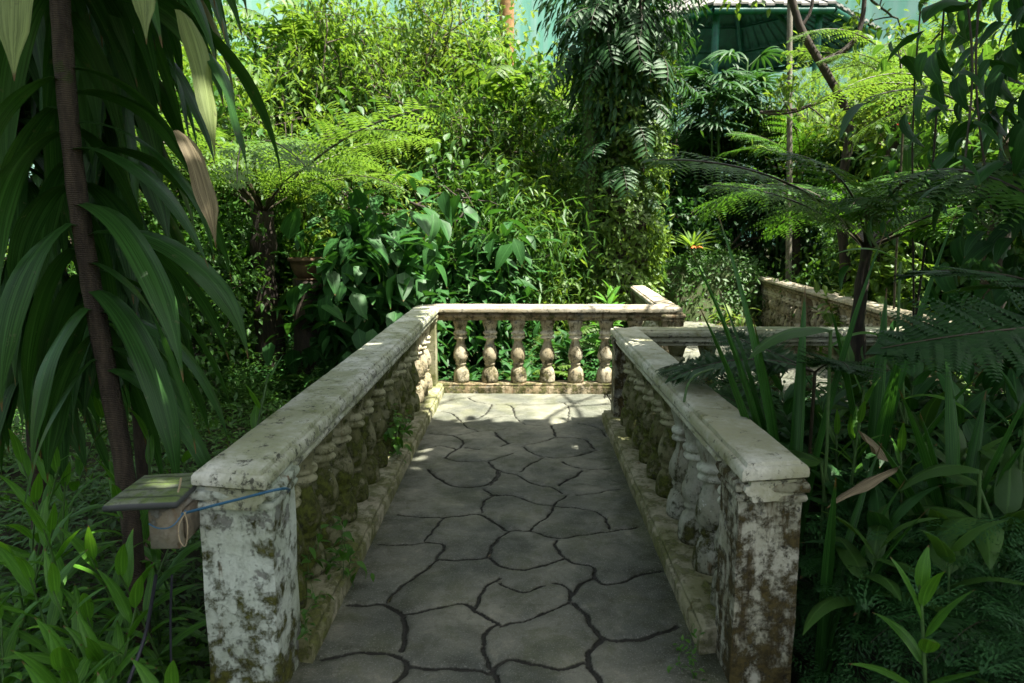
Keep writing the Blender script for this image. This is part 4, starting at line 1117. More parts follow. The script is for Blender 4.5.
# ------------------------------------------------------------------ mossy mound with bromeliads by the far path
def mound():
    c = at(715, 275, 14.8); n, m = 36, 18; V = []
    for j in range(m + 1):
        ph = PI / 2 * j / m
        for i in range(n):
            t = 2 * PI * i / n
            V.append((1.75 * math.cos(t) * math.cos(ph), 1.3 * math.sin(t) * math.cos(ph), 1.5 * math.sin(ph) ** .7 - .2))
    V = jitter(np.array(V) * [.85, 1, .8], .35, 1.1, 2); V = jitter(V, .2, 2.6, 5)
    Fc = [(j * n + i, j * n + (i + 1) % n, (j + 1) * n + (i + 1) % n, (j + 1) * n + i) for j in range(m) for i in range(n)]
    root = empty('mossy_rock', (c[0] - .25, 14.6, gh(c[0], 14.9) + .1), 0, 'mossy rock mound beside the bend of the far path, topped by a bromeliad', 'rock')
    mb = MB(); mb.add(V, Fc); mb.obj('rock_body', M['bark_moss'], root)
    r = np.random.default_rng(5); k = 12000; q = V[r.integers(0, len(V), k)]; q = q + r.normal(size=(k, 3)) * .10 + unit(q) * .05
    mb = MB(); scatter(mb, T_SMALL, q, rdir(k, r) + [0, -.3, -.4], unit(q) + [0, 0, .3], .10 * r.uniform(.5, 1.5, k)); mb.obj('creeper', M['mid'], root)
mound()
p = at(692, 244, 13.7)
rosette('bromeliad', 'yellow-green bromeliad with an orange heart on top of the mossy rock', 'plant', p - [0, 0, .08], 30, .62, .055, 'bright', el=(70, 15), bendel=(20, -30), kind='strap', seed=61)
mb = MB(); r = np.random.default_rng(2); [arc_leaf(mb, np.array(p) + [0, -.25, -.05], r.uniform(3.6, 5.8), .2, .07, 20, -50, 5, 'ovate', r=r) for _ in range(7)]
tag(mb.obj('orange_bracts', M['orange']), 'orange flower bracts hanging at the base of the bromeliad', 'flower')
p = at(300, 205, 8.9)
rosette('bromeliad', 'yellow-green bromeliad perched above the clay pot in the left fern bed', 'plant', p, 16, .42, .06, 'lime', el=(75, 25), bendel=(30, -20), kind='strap', seed=62)
# clay pot on a stump
p = at(308, 268, 8.5)
root = empty('clay_pot', (p[0], 8.5, p[2] - .12), 0, 'brown clay pot on a stump in the shade left of the big-leaved shrub', 'pot')
def lathe(P, n=20):
    V = [(r_ * math.cos(2 * PI * i / n), r_ * math.sin(2 * PI * i / n), z) for r_, z in P for i in range(n)]
    return np.array(V), np.array([(j * n + i, j * n + (i + 1) % n, (j + 1) * n + (i + 1) % n, (j + 1) * n + i) for j in range(len(P) - 1) for i in range(n)])
mb = MB(); mb.add(*lathe([(.01, 0), (.12, 0), (.16, .04), (.20, .14), (.21, .2), (.235, .205), (.235, .24), (.21, .245), (.2, .2), (.01, .19)])); mb.obj('pot_body', M['clay'], root)
mb = MB(); mb.add(*lathe([(.01, -.001), (.17, -.001), (.17, -.02), (.01, -.02)])); mb.obj('saucer', M['clay'], root)
root = empty('tree_stump', (p[0], 8.5, gh(p[0], 8.5)), 0, 'dark stump carrying the clay pot', 'stump'); zt = p[2] - .145 - gh(p[0], 8.5)
V, Fc = lathe([(.30, -.1), (.24, .1), (.2, zt * .6), (.19, zt), (.01, zt + .002)], 18); mb = MB(); mb.add(jitter(V, .03, 5), Fc); mb.obj('stump_body', M['bark_dark'], root)
p = at(290, 248, 8.0)

# ------------------------------------------------------------------ dracaena at the left front
def dracaena(label, pts, r0, r1, n, L, W, z0, seed, front=False, pale=()):
    r = np.random.default_rng(seed)
    pts = smooth_line(np.array(pts), 3); b = pts[0].copy(); root = empty('dracaena', b, 0, label, 'dracaena'); P = pts - b
    V, Fc = tube(P, np.linspace(r0, r1, len(P)), 12); mb = MB(); mb.add(jitter(V, .004, 20, seed), Fc); mb.obj('trunk', M['bark_ring'], root)
    mb = MB()
    zz = P[:, 2]
    for i in range(n):
        if front and i % 2 and i / n < .62: continue
        z = z0 + (zz[-1] - z0) * (i / n)
        p = np.array([np.interp(z, zz, P[:, k]) for k in range(3)])
        az = i * 2.399 + r.normal() * .3
        f = i / n; wide = front and math.cos(az - .1) > .55
        if front and f < .97 and abs(((az - math.radians(-80)) + PI) % (2 * PI) - PI) < .80: continue
        arc_leaf(mb, p, az, L * r.uniform(.65, 1.2) * (.78 + .22 * min(1, f * 1.6)), W * r.uniform(.8, 1.2), -5 + 58 * f + r.normal() * 12, -88 + r.normal() * 4, 16, 'drac', .10, .08, r.normal() * 1.1, r=r, bend=r.normal() * .2, pw=(.62 if wide else .30), across=4)
    mb.obj('crown', M['drac'], root)
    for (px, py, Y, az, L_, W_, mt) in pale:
        mb = MB(); q = at(px, py, Y) - b; arc_leaf(mb, q, az, L_, W_, -35, -88, 14, 'drac', .12, .16, r.normal() * .7, r=r, pw=.4, across=4); mb.obj('sunlit_or_dry_leaf', M[mt], root)  # single leaves; the pale ones carry sunlight in their colour
g0 = at(128, 470, 2.75); g0[2] = -.42
dracaena('large dracaena with a leaning ringed trunk and long hanging dark leaves, left front', [g0, at(126, 470, 2.75), at(112, 400, 2.75), at(92, 290, 2.75), at(76, 190, 2.72), at(66, 90, 2.7), at(60, 0, 2.7), at(55, -120, 2.7), at(50, -300, 2.7)], .040, .031, 190, 1.02, .100, 1.50, 5, True, [(26, -70, 2.2, 4.9, .50, .105, 'litleaf'), (134, -60, 2.3, 5.3, .36, .075, 'litleaf'), (180, 10, 2.5, 5.6, .55, .085, 'litleaf'), (205, 50, 2.5, 5.9, .5, .08, 'drac'), (178, 130, 2.4, 5.9, .42, .085, 'deadleaf')])
g1 = at(30, 480, 3.3); g1[2] = -.42
dracaena('second slimmer dracaena trunk behind the first, its hanging leaves filling the left edge', [g1, at(32, 380, 3.4), at(22, 200, 3.4), at(8, 0, 3.4), at(0, -200, 3.4)], .04, .03, 130, .95, .105, 1.35, 9)
g2 = at(140, 470, 3.6); g2[2] = -.42
dracaena('slender dark dracaena cane rising just right behind the leaning trunk', [g2, at(138, 400, 3.5), at(122, 250, 3.5), at(110, 100, 3.5), at(120, -60, 3.5), at(130, -200, 3.5)], .032, .026, 95, .9, .10, 1.6, 13)

# ------------------------------------------------------------------ seedlings in the lower left
r = np.random.default_rng(31)
k = 0
for px, py in [(10, 470), (40, 455), (70, 480), (95, 500), (20, 520), (55, 530), (90, 545), (10, 570), (45, 580), (80, 590), (115, 575), (30, 625), (70, 640), (110, 630), (5, 665), (140, 600), (95, 670), (50, 680),
               (150, 455), (175, 440), (130, 510), (165, 520), (0, 430), (25, 400), (60, 430), (-20, 500), (-15, 600), (20, 700), (120, 700), (-30, 560)]:
    Yb = 3.05 - (py - 430) / 250 * 1.2 + r.uniform(-.15, .15)
    p = at(px, py, Yb); b = (p[0], Yb, gh(p[0], Yb)); h = max(.15, p[2] - b[2] - .12)
    rosette('ginger_seedling', 'bright green lance-leaved seedling in the dense patch at the lower left', 'plant', b, 11, .31, .047, 'grass', stemh=h, seed=700 + k, srad=.006, el=(78, 25), bendel=(35, -45), stems=1, lean=(r.normal() * .1, r.normal() * .1), group='lance-leaved seedlings at the lower left')
    k += 1
def seedling(px, pyb, pyt, Y, lab, n=8, L=.26, W=.045, mat='grass', seed=0, stems=1, zg=None):
    p = at(px, pyt, Y); z = gh(p[0], Y) if zg is None else zg
    return rosette('young_plant', lab, 'plant', (p[0], Y, z), n, L, W, mat, stemh=max(.1, p[2] - z - .12), seed=seed, srad=.008, el=(82, 28), bendel=(50, -40), stems=stems)
seedling(207, 430, 360, 3.1, 'tall bright seedling in front of the dracaena leaves, left of the balustrade cap', seed=1, n=9)
seedling(140, 430, 405, 2.9, 'bright seedling at the foot of the leaning dracaena trunk', seed=2)
seedling(225, 430, 400, 3.5, 'small seedling close to the left balustrade cap', seed=3, n=7, L=.2)
seedling(952, 683, 560, 1.9, 'lone bright young plant standing above feathery moss in the lower right corner', n=12, L=.27, W=.048, seed=14)
seedling(865, 470, 372, 3.0, 'bright green young plant rising among sword leaves right of the right balustrade', n=10, L=.22, W=.034, seed=5, stems=2)
seedling(915, 480, 425, 2.8, 'upright green young plant amid dark foliage at the right', n=8, L=.24, W=.036, seed=6)
seedling(845, 470, 410, 3.2, 'narrow-leaved young plant beside the right balustrade cap', n=8, L=.22, W=.03, seed=7)
seedling(1015, 620, 600, 1.9, 'broad-leaved seedling at the lower right edge', n=5, L=.18, W=.07, seed=8, mat='mid')

# ------------------------------------------------------------------ sword leaves and ferns on the right
def swords(label, base, tips, W, seed, mat='strap'):
    rr = np.random.default_rng(seed); root = empty('sword_leaf_plant', base, 0, label, 'plant', 'sword-leaved plants right of the walkway'); b = np.array(base)
    mb = MB()
    for t in tips:
        v = np.array(t) - b; hz = math.hypot(v[0], v[1]); az = math.atan2(v[1], v[0]); L = np.linalg.norm(v) * 1.06
        e = math.degrees(math.atan2(v[2], hz)); arc_leaf(mb, (0, 0, 0), az, L, W * rr.uniform(.8, 1.2), min(88, e + 14), e - 16, 10, 'strap', .35, 0, rr.normal() * .2, r=rr)
    mb.obj('foliage', M[mat], root)
b = at(795, 480, 3.0); b[2] = gh(b[0], 3.0)
swords('sword-leaved plant crossing the right balustrade cap with tall upright blades', b, [at(688, 262, 2.9), at(752, 226, 3.1), at(700, 322, 2.8), at(727, 300, 3.2), at(835, 245, 3.0), at(805, 300, 3.2), at(770, 330, 2.9)], .056, 1)
b = at(870, 480, 3.1); b[2] = gh(b[0], 3.1)
swords('sword-leaved plant leaning across the far right balustrade from the right bed', b, [at(915, 225, 3.1), at(980, 380, 2.8), at(1010, 420, 2.9), at(900, 340, 2.9), at(850, 310, 3.1), at(885, 300, 3.2)], .055, 2)
b = at(960, 520, 2.7); b[2] = gh(b[0], 2.7)
swords('sword-leaved plant with broad dark blades under the big fern frond at the right edge', b, [at(1020, 380, 2.6), at(950, 350, 2.9), at(900, 400, 2.6), at(1050, 420, 2.5), at(985, 400, 2.9), at(880, 450, 2.5), at(925, 420, 2.7), at(1060, 500, 2.5)], .055, 3)
b = at(830, 520, 2.55); b[2] = gh(b[0], 2.55)
swords('sword-leaved plant drooping beside the stained right end post', b, [at(925, 520, 2.3), at(880, 455, 2.7), at(900, 490, 2.5), at(835, 490, 2.3)], .04, 4)

b = at(1010, 520, 4.2); b[2] = gh(b[0], 4.2)
fern('dark fern with broad fronds in the right bed behind the sword leaves', b, 'near', 12, .95, seed=51, tilt=(5, 40))
b = at(900, 470, 3.9); b[2] = gh(b[0], 3.9)
fern('dark fern between the sword-leaved plants in the right bed', b, 'near', 12, .8, seed=52, tilt=(5, 45))
b = at(800, 450, 4.4); b[2] = gh(b[0], 4.4)
fern('dark fern just behind the right balustrade cap, one frond lying across it', b, 'near', 11, .85, seed=53, tilt=(10, 50))
b = at(1000, 620, 2.3); b[2] = gh(b[0], 2.3)
fern('shaded fern low in the right corner behind the lone young plant', b, 'low_dark', 10, .55, seed=54)
# one large frond reaching in at the right edge
pa = at(1130, 330, 2.3); pb = at(900, 382, 2.15); v = pb - pa
root = empty('large_fern', (pa[0], pa[1], gh(pa[0], pa[1])), 0, 'large fern reaching in from the right edge with one broad dark green frond', 'fern')
hh = pa[2] - gh(pa[0], pa[1]); mb = MB(); mb.add(*tube([[0, 0, -.1], [0, 0, hh * .5], [0, 0, hh]], .02, 8)); mb.obj('stem', M['rachis'], root)
inst('frond', FM['near'][0], root, (0, 0, hh), (R(-7), R(-30), math.atan2(v[1], v[0]) - PI / 2), .86)
inst('frond', FM['near'][1], root, (0, 0, hh), (R(12), 0, math.atan2(v[1], v[0]) - PI / 2 - 1.2), .8)
inst('frond', FM['near'][2], root, (0, 0, hh), (R(2), 0, math.atan2(v[1], v[0]) - PI / 2 + 2.2), .9)
# frond tip resting on the right cap
pa = at(815, 372, 3.3); pb = at(628, 358, 3.9); v = pb - pa
root = empty('resting_fern', (pa[0], pa[1], gh(pa[0], pa[1])), 0, 'fern whose blue-green frond lies across the right balustrade cap', 'fern')
hh = pa[2] - gh(pa[0], pa[1]); mb = MB(); mb.add(*tube([[0, 0, -.1], [0, 0, hh]], .008, 6)); mb.obj('stem', M['rachis'], root)
for k, (rz, tl, sz) in enumerate(((0, -8, .85), (.35, -4, .7), (-.5, 6, .7), (2.0, 10, .7))):
    inst('frond', FM['near'][k % 3], root, (0, 0, hh), (R(tl), R(-12), math.atan2(v[1], v[0]) - PI / 2 + rz), sz)
for i, (px, Y, pt, n, lab) in enumerate([
    (805, 3.5, 385, 10, 'leafy green plant close behind the right balustrade cap, under the resting fern frond'),
    (885, 4.3, 350, 12, 'leafy plant hiding the slim tree fern trunk beside the balustrade arm'),
    (935, 3.6, 370, 12, 'leafy plant in the middle of the right bed behind the curled dry leaf'),
    (985, 3.2, 430, 12, 'leafy plant under the broad fern frond at the right edge'),
    (1015, 4.4, 300, 14, 'tall leafy plant at the right edge above the broad fern frond'),
    (985, 5.0, 310, 14, 'tall leafy plant in front of the near end of the far right balustrade'),
    (930, 2.85, 455, 8, 'low leafy plant behind the stained right end post'),
    (960, 2.6, 490, 8, 'low leafy plant beneath the curled dry leaf')]):
    p = at(px, pt, Y); g = gh(p[0], Y)
    rosette('leafy_plant', lab, 'plant', (p[0], Y, g), n, .40, .085, 'mid' if i % 2 else 'dark_broad', stemh=max(.15, p[2] - g - .1), seed=1200 + i, stems=4, sprd=.16, srad=.006, el=(75, 15), bendel=(20, -60), kind='ovate' if i % 3 else 'lance', group='leafy plants in the right bed')
# large single leaves in the right bed
def bigleaf(label, px, py, Y, L, W, az, el0, el1, mat='mid', kind='ovate', seed=0, n=1):
    p = at(px, py, Y); g = gh(p[0], Y); rr = np.random.default_rng(seed)
    root = empty('broad_leaved_plant', (p[0], Y, g), 0, label, 'plant'); h = p[2] - g
    sm = MB(); mb = MB()
    for k in range(n):
        a = az + (0 if k == 0 else rr.uniform(0, 6.28)); hk = h * (1 if k == 0 else rr.uniform(.4, .9))
        sm.add(*tube([[0, 0, -.1], [.03 * k, 0, hk * .6], [.02 * math.cos(a), .02 * math.sin(a), hk]], .007, 6))
        arc_leaf(mb, (.02 * math.cos(a), .02 * math.sin(a), hk), a, L * rr.uniform(.85, 1.1), W, el0, el1, 12, kind, .14, .06, rr.normal() * .2, r=rr, across=4)
    sm.obj('stem', M['stem'], root); mb.obj('foliage', M[mat], root)
bigleaf('plant holding one large glossy leaf in front of the dark balustrade arm', 835, 330, 2.9, .42, .13, PI + .2, 15, -55, 'mid', seed=1, n=4)
bigleaf('plant with a long arching bright leaf before the far right balustrade', 905, 262, 3.4, .42, .06, PI - .3, 40, -50, 'grass', 'lance', 2, 5)
bigleaf('plant with a broad lit leaf hanging at the far right edge', 1040, 290, 2.6, .42, .09, PI, 15, -25, 'mid', 'lance', 3, 4)
bigleaf('low plant with rounded leaves behind the lone young plant', 985, 470, 2.5, .3, .11, PI, 20, -60, 'mid', seed=4, n=6)

# climber-hung tree filling the upper right edge
def climber_tree():
    Y = 3.9; b = G3(1075, 300, Y); root = empty('climber_hung_tree', b, 0, 'dark tree at the right edge hung with large drooping climber leaves', 'tree'); rr = np.random.default_rng(8)
    s = np.linspace(0, 1, 12); V, Fc = tube(np.stack([.05 * np.sin(s * 5), 0 * s, -.2 + 5.5 * s], 1), .14 - .04 * s, 12); mb = MB(); mb.add(jitter(V, .02, 5), Fc); mb.obj('trunk', M['bark_dark'], root)
    n = 1700; z = rr.uniform(.4, 4.6, n); th = rr.uniform(0, 2 * PI, n); rad = np.abs(rr.normal(size=n)) * .40 + .12
    P = np.stack([rad * np.cos(th), rad * np.sin(th), z], 1); D = np.stack([np.cos(th) * .6, np.sin(th) * .6, -.9 + 0 * z], 1) + rdir(n, rr) * .7
    mb = MB(); scatter(mb, leaf_tpl(.44, 7, 'ovate', .55, .16), P, D, np.stack([np.cos(th), np.sin(th), .6 + 0 * z], 1) + rdir(n, rr) * .6, .20 * rr.uniform(.45, 1.4, n)); mb.obj('climber_leaves', M['dark_broad'], root)
    mb = MB()
    for k, (a, c, e) in enumerate(((958, -60, 170), (985, -60, 210))):
        p = at(a, c, 3.6 + .1 * k) - np.array(b); q = at(a + 6, e, 3.6 + .1 * k) - np.array(b); mid = (p + q) / 2 + [.09 - .15 * k, .03, 0]
        L = smooth_line(np.array([[0, 0, p[2] + .25], p, mid, q]), 3); mb.add(*tube(L, .006, 5))
    mb.obj('vine_stem', M['rachis'], root)
    mb = MB(); T = leaf_tpl(.5, 10, 'heart', .3, .14)
    for (a, c, sz, dx, dz) in ((965, 10, .38, -1.2, -.35), (905, 55, .20, -.3, -1), (962, 70, .22, .3, -1), (975, 120, .22, .1, -1), (945, 105, .2, -.5, -.8), (960, 155, .2, .1, -1), (925, 30, .2, -.4, -1), (990, 60, .22, .5, -1), (1005, 110, .24, .2, -1), (915, 95, .2, .4, -.9), (1000, 160, .22, -.3, -1), (940, 185, .16, -.2, -1)):
        p = at(a, c, 3.6) - np.array(b); arc_leaf(mb, p, math.atan2(-.35 + rr.normal() * .5, dx + rr.normal() * .4), sz * rr.uniform(.8, 1.25), sz * .42, math.degrees(math.atan2(dz, abs(dx) + .3)) + 45, -80, 10, 'ovate', .16, .10, rr.normal() * .7, r=rr, across=4)
    mb.obj('hanging_leaves', M['dark_broad'], root)
climber_tree()
# hanging lianas
for i, (px, Y, y1, lab) in enumerate([(905, 5.2, 300, 'thin dark stem rising straight left of the hanging climbers'), (912, 5.6, 300, 'second thin dark stem crossing the bright ferns at the upper right')]):
    b = G3(px, 300, Y); root = empty('thin_sapling', b, 0, lab, 'sapling'); rr = np.random.default_rng(i); H = 4.2
    s = np.linspace(0, 1, 9); P = np.stack([(.22 - .3 * i) * s ** 1.5 + .07 * np.sin(s * 5 + i), 0 * s, -.1 + H * s], 1); mb = MB(); mb.add(*tube(P, .010 - .004 * s, 6)); mb.obj('trunk', M['bark_dark'], root)
    k = 26; mb = MB(); scatter(mb, T_OVATE, P[rr.integers(3, 9, k)] + rr.normal(size=(k, 3)) * .05, rdir(k, rr) - [0, 0, .5], np.array([0, 0, 1.]) + 0 * rdir(k, rr), .13 * rr.uniform(.6, 1.2, k)); mb.obj('crown', M['mid'], root)

# ------------------------------------------------------------------ lamp box on the left post, cords
def lamp_box():
    c = at(151, 502, 2.16); cx, cz = c[0], c[2]
    root = empty('lamp_box', (cx + .008, 2.18, cz + .005), R(4), 'small wooden lamp box with a sloping mossy lid, tied to the left end post', 'lamp box')
    mb = MB(); V, Fc = rect_stack([(.012, 0), (.002, .005), (0, .012), (0, .022), (.006, .028), (.02, .031)], -.115, .112, -.11, .17, 10, 10)
    a = R(-2); V = jitter(V, .002, 14, 3)
    V = V @ np.array([[math.cos(a), 0, math.sin(a)], [0, 1, 0], [-math.sin(a), 0, math.cos(a)]]).T; mb.add(V + [0, 0, .0], Fc); mb.obj('lid', M['lid'], root)
    mb = MB(); mb.add(*bev_box(.005, .10, -.075, .09, -.145, -.008)); mb.obj('box_body', M['box'], root)
    mb = MB(); mb.add(*bev_box(.1005, .115, -.05, .07, -.12, -.02, .003)); mb.obj('wooden_batten', M['wood'], root)
    mb = MB(); mb.add(*bev_box(.0, .012, -.04, .04, -.12, -.03, .003)); mb.obj('side_plate', M['metal'], root)
def lid_mat():
    m = bpy.data.materials.new('mossy_lid'); t = NT(m); tc = t.n('ShaderNodeTexCoord').outputs['Object']
    n = t.noise(tc, 14, 8, .7, .5); n2 = t.noise(tc, 60, 6, .7); wv = t.n('ShaderNodeTexWave', {'Vector': tc, 'Scale': 5.0, 'Distortion': 3.0, 'Detail': 3.0}, bands_direction='Y').outputs['Fac']
    nz = t.n('ShaderNodeSeparateXYZ', {0: t.n('ShaderNodeNewGeometry').outputs['Normal']}).outputs[2]
    c = t.mix(t.ramp(n, .4, .6), (.16, .18, .12), (.10, .15, .035)); c = t.mix(t.math('MULTIPLY', t.ramp(n2, .5, .65), .6), c, (.035, .04, .03)); c = t.mix(t.math('MULTIPLY', t.ramp(wv, .0, .18, True), .8), c, (.03, .035, .02))
    c = t.mix(t.ramp(nz, .5, .8, True), c, (.05, .055, .055))
    p = t.n('ShaderNodeBsdfPrincipled', {'Base Color': c, 'Roughness': .6, 'Normal': t.n('ShaderNodeBump', {'Height': t.math('ADD', n, n2), 'Strength': .5, 'Distance': .004}).outputs[0]})
    t.n('ShaderNodeOutputMaterial', {0: p.outputs[0]}); return m
M['lid'] = lid_mat()
M['box'] = stone_mat('weathered_box_paint', (.33, .33, .28), (.20, .17, .11), grey=.3, moss=.5, dirt=.4, stainamt=.6)
lamp_box()
def cord(name, label, pts, rad, mat, k=3):
    P = smooth_line(np.array(pts), k); b = P[0].copy(); mb = MB(); mb.add(*tube(P - b, rad, 7)); o = mb.obj(name, M[mat]); o.location = b; return tag(o, label, name.replace('_', ' '))
cord('blue_rope', 'blue rope stretched round the top of the flaking left end post', [at(182, 514, 2.06), at(196, 510, 2.055), at(240, 499, 2.05), at(282, 488, 2.055), at(290, 489, 2.2), at(288, 492, 2.4)], .0045, 'blue')
cord('blue_twine', 'loose dark blue twine wound round the lamp box under its lid', [at(149, 524, 2.03), at(158, 529, 2.0), at(172, 528, 1.99), at(182, 515, 2.03), at(186, 510, 2.04)], .002, 'blue')
cord('beige_string', 'beige string loop hanging beside the lamp box', [at(186, 512, 2.03), at(178, 525, 2.02), at(179, 541, 2.02), at(186, 549, 2.02), at(188, 530, 2.02), at(187, 520, 2.03), at(184, 512, 2.02)], .0016, 'string')
cord('white_tie', 'short white tie poking up between the lid and the cap', [at(178, 492, 2.03), at(180, 485, 2.03), at(181, 478, 2.03)], .003, 'string')
p = at(150, 575, 2.12)
cord('black_cable', 'black cable dropping from the lamp box into the leaves', [at(156, 575, 2.12), at(152, 600, 2.12), at(145, 640, 2.1), at(125, 690, 2.0), at(110, 760, 1.9)], .006, 'cable')
cord('dark_cable', 'thinner dark cable hanging between the lamp box and the end post', [at(172, 575, 2.14), at(170, 620, 2.14), at(172, 700, 2.1)], .004, 'cable')

# ------------------------------------------------------------------ small growth on the balustrades
for i, (px, py, Y, sz, lab) in enumerate([(380, 478, 4.7, .17, 'weed with blue-green leaflets growing between the left balusters, beyond the middle'), (350, 575, 3.2, .12, 'small weed sprouting from the mossy plinth near the left end post'), (322, 625, 2.7, .07, 'tiny weed at the foot of the nearest left baluster'), (372, 440, 5.0, .10, 'bright weed high between the left balusters'), (640, 668, 2.75, .05, 'tiny sprout at the foot of the right plinth')]):
    if i in (0, 3): p = np.array([-.86, Y, .11])
    elif i == 4: p = onz(682, 668, .0)
    else: p = np.array([-.83, Y * .93, .105])
    tree('weed', lab, 'weed', p, sz * 1.5, .8, 'fern', T_OVATE, sz * .5, 1, depth=1, kids=2, seed=900 + i, trad=.002, stems=4, trunk='stem', first=.6, up=.4, droop=.2, jit=sz * .1)
# dry fallen leaves
mb = MB(); rr = np.random.default_rng(4); p = at(905, 425, 2.75)
o = MB(); arc_leaf(o, (0, 0, 0), PI + .25, .34, .045, -12, -38, 12, 'lance', .5, .3, .6, r=rr, across=4); ob = o.obj('dry_leaf', M['deadleaf']); ob.location = at(900, 466, 2.55); tag(ob, 'long curled dry leaf lodged in the right bed beside the end post', 'dry leaf')
o = MB(); arc_leaf(o, (0, 0, 0), PI - .6, .17, .05, 60, 20, 10, 'lance', .6, .3, -.8, r=rr, across=4); ob = o.obj('dry_leaf', M['deadleaf']); ob.location = at(890, 462, 2.7); tag(ob, 'short upright dry leaf above the long curled one in the right bed', 'dry leaf')
cord('green_tendril', 'thin green tendril looped across the right balustrade cap', [at(684, 402, 3.2), at(688, 380, 3.25), at(705, 370, 3.3), at(728, 368, 3.35), at(742, 376, 3.3)], .006, 'stem')

# ------------------------------------------------------------------ ground cover
cover('leafy_ground_cover', 'small-leaved green ground cover on the bank left of the left balustrade', 'ground cover', [(-1.15, 2.0), (-1.2, 8.4), (-6, 9.5), (-7, 2.0)], 52000, T_SMALL, .075, 'mid', .40, 1, upright=.8)
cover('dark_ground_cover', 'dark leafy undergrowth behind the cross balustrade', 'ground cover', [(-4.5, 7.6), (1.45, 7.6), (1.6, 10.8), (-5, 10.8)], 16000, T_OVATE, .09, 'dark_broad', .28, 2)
cover('sunny_undergrowth', 'sunlit mixed undergrowth beneath the bright trees', 'undergrowth', [(-9, 10.5), (1.2, 10.5), (1.2, 19), (-13, 19)], 30000, T_LANCE, .16, 'bright', .7, 3)
cover('right_undergrowth', 'green undergrowth beyond the far right balustrade', 'undergrowth', [(4.35, 6.2), (5.35, 15), (12, 15), (10, 5)], 26000, T_OVATE, .10, 'ivy', .45, 4)
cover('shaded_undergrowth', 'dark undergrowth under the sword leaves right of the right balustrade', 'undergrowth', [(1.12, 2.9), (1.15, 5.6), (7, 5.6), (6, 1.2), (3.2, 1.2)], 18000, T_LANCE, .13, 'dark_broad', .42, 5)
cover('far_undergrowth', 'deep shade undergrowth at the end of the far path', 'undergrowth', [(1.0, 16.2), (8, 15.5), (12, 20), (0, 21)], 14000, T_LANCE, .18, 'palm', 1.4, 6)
cover('path_edge_growth', 'low creeping leaves along the edge of the far path', 'ground cover', [(1.9, 10.9), (1.55, 16), (.2, 17), (.6, 11)], 5000, T_SMALL, .08, 'mid', .3, 7)
cover('low_left_growth', 'low green growth beneath the lance-leaved seedlings', 'ground cover', [(-1.1, 1.0), (-1.12, 2.9), (-4, 3.6), (-3, .8)], 9000, T_LANCE, .10, 'grass', .22, 8, upright=1.0)
FT = frond_mesh('tmp', [M['feather']], 1.0, 9, .42, True, 25, -45, .115, 4, seed=4, tplw=.30, rr=.004, fwd=.6)
def mesh_tpl(me):
    V = np.empty(len(me.vertices) * 3, np.float32); me.vertices.foreach_get('co', V); V = V.reshape(-1, 3).astype(float)
    q = [tuple(p.vertices) for p in me.polygons if len(p.vertices) == 4]
    return V, np.array(q), np.full((len(V), 2), .5)
FTT = mesh_tpl(FT); bpy.data.meshes.remove(FT)
cover('feathery_spikemoss', 'feathery blue-green spikemoss carpeting the lower right corner', 'ground cover', [(1.05, 1.3), (1.12, 2.9), (3.2, 3.2), (3.0, 1.2)], 2000, FTT, .21, 'feather', .30, 9, droop=.0, upright=.8, zoff=.05)
cover('feathery_sprigs', 'feathery sprigs at the foot of the flaking left end post', 'ground cover', [(-1.35, 1.75), (-1.1, 1.75), (-1.1, 2.0), (-1.4, 2.0)], 22, FTT, .14, 'feather', .25, 10, upright=.9, zoff=.15)

# ------------------------------------------------------------------ unseen overhead trees added to shade the walkway
def sun_gap(P):
    """probability that a canopy leaf is missing, from where its shadow lands"""
    t = (P[:, 2] - .5) / SUN[2]; x = P[:, 0] - SUN[0] * t; y = P[:, 1] - SUN[1] * t
    nz = np.array([mnoise.noise(Vector((a * 2.6, b * 2.6, 3.3))) + .45 * mnoise.noise(Vector((a * 6.5, b * 6.5, 1.3))) + .35 * mnoise.noise(Vector((a * 13, b * 13, 5.3))) for a, b in zip(x, y)])
    lit = np.clip((y - 5.45) / .5, 0, 1)
    lit = np.maximum(lit, np.clip(1 - np.abs(y - 4.9) / .9, 0, 1) * (nz > np.where(y > 4.3, -.12, .22)) * np.clip((1.35 - np.abs(x)) * 3, 0, 1))
    lit = np.maximum(lit, (nz > np.where((np.abs(x) < 1.0), .52, .36)) * 1.0)
    lit = np.where((x < -1.2) & (y < 8.0), (nz > np.where(y > 4.5, .12, .34)) * 1.0, lit)
    lit = np.where((x < -1.4) & (y >= 8) & (y < 9.3), lit * (nz > -.1), lit)
    lit = np.where((x > 1.5) & (y < 4.2), (nz > .42) * 1.0, lit)
    lit = np.where((x > .95) & (x < 2.8) & (y > 4.1) & (y < 6.2), (nz > -.05) * 1.0, lit)
    lit = np.where((x > 2.8) & (y >= 5.6) & (y < 9), (nz > -.6) * 1.0, lit)
    lit = np.where((y > 9), lit * (nz > -.45), lit)
    return lit
